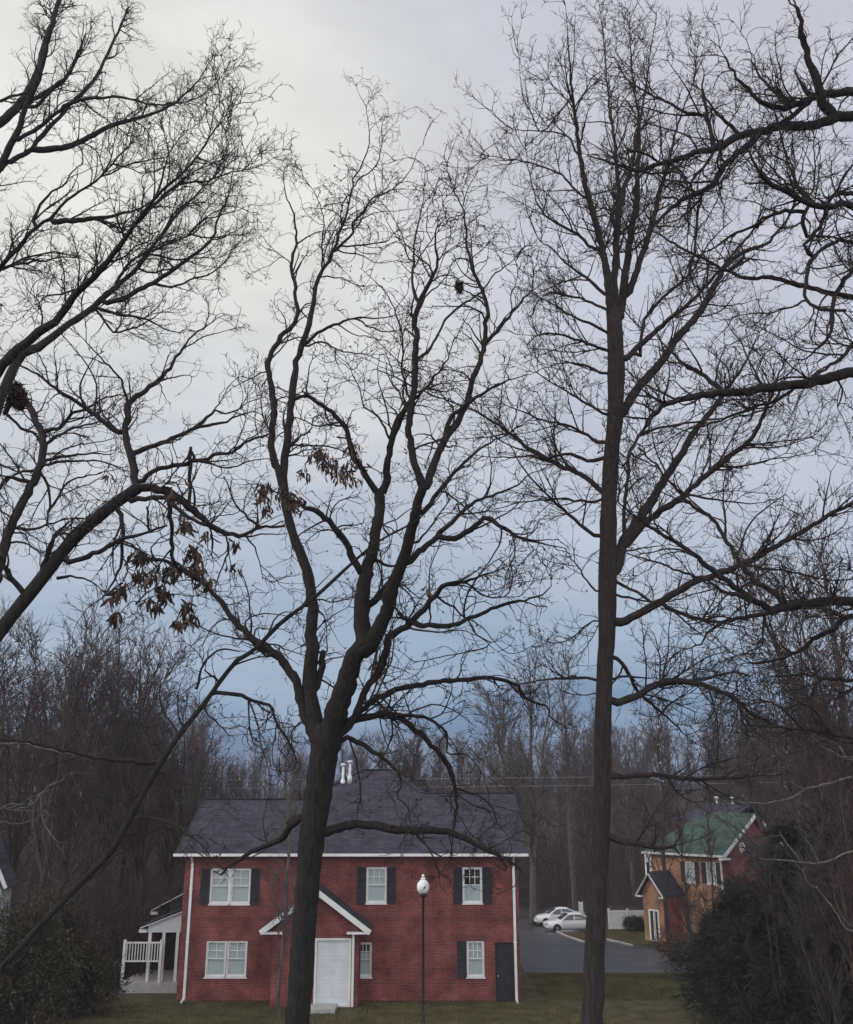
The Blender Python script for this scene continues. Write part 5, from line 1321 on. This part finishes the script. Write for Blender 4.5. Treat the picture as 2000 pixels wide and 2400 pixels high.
_P = np.zeros(len(tp.children[1].data.vertices)*3); tp.children[1].data.vertices.foreach_get('co', _P); _P = _P.reshape(-1, 3)
_P = _P[_P[:, 2] > 7.5]; _r = np.random.default_rng(4); _P = _P[_r.choice(len(_P), 150)]; _d = nrm(_r.normal(size=_P.shape))*.075; _s = nrm(np.cross(_d, _r.normal(size=_P.shape)))*.03
link('pale_leaves', mk_mesh('pale_leaves', np.stack((_P, _P+_d*.5+_s, _P+_d, _P+_d*.5-_s), 1), np.arange(len(_P)*4).reshape(-1, 4)), mat('pale_dry_leaf', (.5, .44, .38), (.68, .63, .58), 9, .8), tp, kind='stuff')
place('thin', 0, wx(1600, 55), 55, .86, 3.0, 'thin bare tree whose twigs cross the sunlit orange wall')
place('thin', 2, wx(1655, 50), 50, .74, 2.0, 'bare sapling between the sunlit orange wall and the evergreens')
place('dense', 1, wx(1905, 30), 30, .40, 2.6, 'small tangled bare tree in front of the broad evergreen')
place('dense', 3, wx(1990, 28), 28, .47, 1.2, 'tangled bare tree in front of the evergreen at the right edge')
place('dense', 0, wx(1800, 33), 33, .36, 4.2, 'low tangled bare tree before the gable of the green roofed house')
place('thin', 2, wx(1452, 93), 93, .7, .2, 'thin young tree standing before the white fence')
place('thin', 0, wx(672, 43), 43, .95, .5, 'pale twiggy little tree against the brick wall left of the forked trunk', pale=True, z=0)
# bare brush along the woods' edge
rb = np.random.default_rng(8)
n = 14000; yb = rb.choice([99, 104, 110, 118, 130, 150, 168, 180, 188], n)+rb.uniform(-3, 4, n); xb = (rb.random(n)*2-1)*yb*.52
keep = ~((xb > 3) & (xb < 30) & (yb < 100.5)); xb, yb = xb[keep], yb[keep]
n2 = 7000; yb2 = rb.uniform(50, 82, n2); xb2 = -rb.uniform(.245, .50, n2)*yb2-1.0
xb, yb = np.r_[xb, xb2], np.r_[yb, yb2]; n = len(xb)
zb = np.interp(yb, [a for a, _ in GY], [b_ for _, b_ in GY])+np.clip((yb-125)/60, 0, 1)*hillx(xb); d = nrm(np.c_[rb.normal(size=(n, 2))*.45, np.ones(n)]); L = rb.uniform(1.4, 6.5, n)
Pb = np.stack([np.c_[xb, yb, zb]+d*L[:, None]*s_+np.c_[rb.normal(size=(n, 2))*.25*s_, -L*.12*s_*s_] for s_ in np.linspace(0, 1, 5)], 1); Rb_ = np.linspace(.03, .012, 5)[None].repeat(n, 0)
c1 = spawn([(Pb, Rb_)], 1.6, .9, .7, 4, .15, .2, .08, .6, .009, .016, .15, rg=rb)
v, q = merge([tubes(Pb, Rb_, 4), tubes(*c1, 3)]); link('undergrowth', mk_mesh('undergrowth', v, q), M_wtwig, kind='stuff')

# ---- two cables across, on poles beyond the frame
pl, prt = U(-420, 1826, 66), U(2500, 1800, 66)
for px, p in ((-1, pl), (1, prt)):
    t = thing('utility_pole', 'wooden pole that carries the cables, '+('left of the dense stand' if px < 0 else 'right of the evergreens'), 'utility pole', (p[0], 66, gz(66)))
    MB().lathe([(.16, -.5), (.15, 2), (.11, p[2]-gz(66)+.9)], n=10).build('pole', M_pole, t, True); MB().box(-.05, .05, -1.1, 1.1, p[2]-gz(66)-.16, p[2]-gz(66)-.03).build('crossarm', M_pole, t)
for k, (dy, dz, lab) in enumerate(((-.9, 0, 'upper thin cable strung across the woods above the brick roof'), (.9, -.5, 'lower thin cable strung across the woods just under the other'))):
    a, c = pl+(0, dy, dz), prt+(0, dy, dz); tt = np.linspace(0, 1, 60); P = a+(c-a)*tt[:, None]; P[:, 2] -= 4*.35*tt*(1-tt)
    v, q = tubes(P[None], np.full((1, 60), .013), 5); o = link('overhead_cable', mk_mesh('overhead_cable', v, q), M_wire); o['label'] = lab; o['category'] = 'cable'; o['group'] = 'cables across the woods'

# ---- damp air that lifts the far woods towards blue
hz_m = bpy.data.materials.new('damp_air'); hz_m.use_nodes = True; t_ = hz_m.node_tree; t_.nodes.clear()
o_n = t_.nodes.new('ShaderNodeOutputMaterial'); pv = t_.nodes.new('ShaderNodeVolumePrincipled')
pv.inputs['Color'].default_value = (.80, .80, .92, 1); pv.inputs['Density'].default_value = HAZE; pv.inputs['Anisotropy'].default_value = 0
t_.links.new(pv.outputs[0], o_n.inputs['Volume'])
MB().box(-705, 705, -65, 805, -10, 42).build('haze', hz_m, kind='stuff')
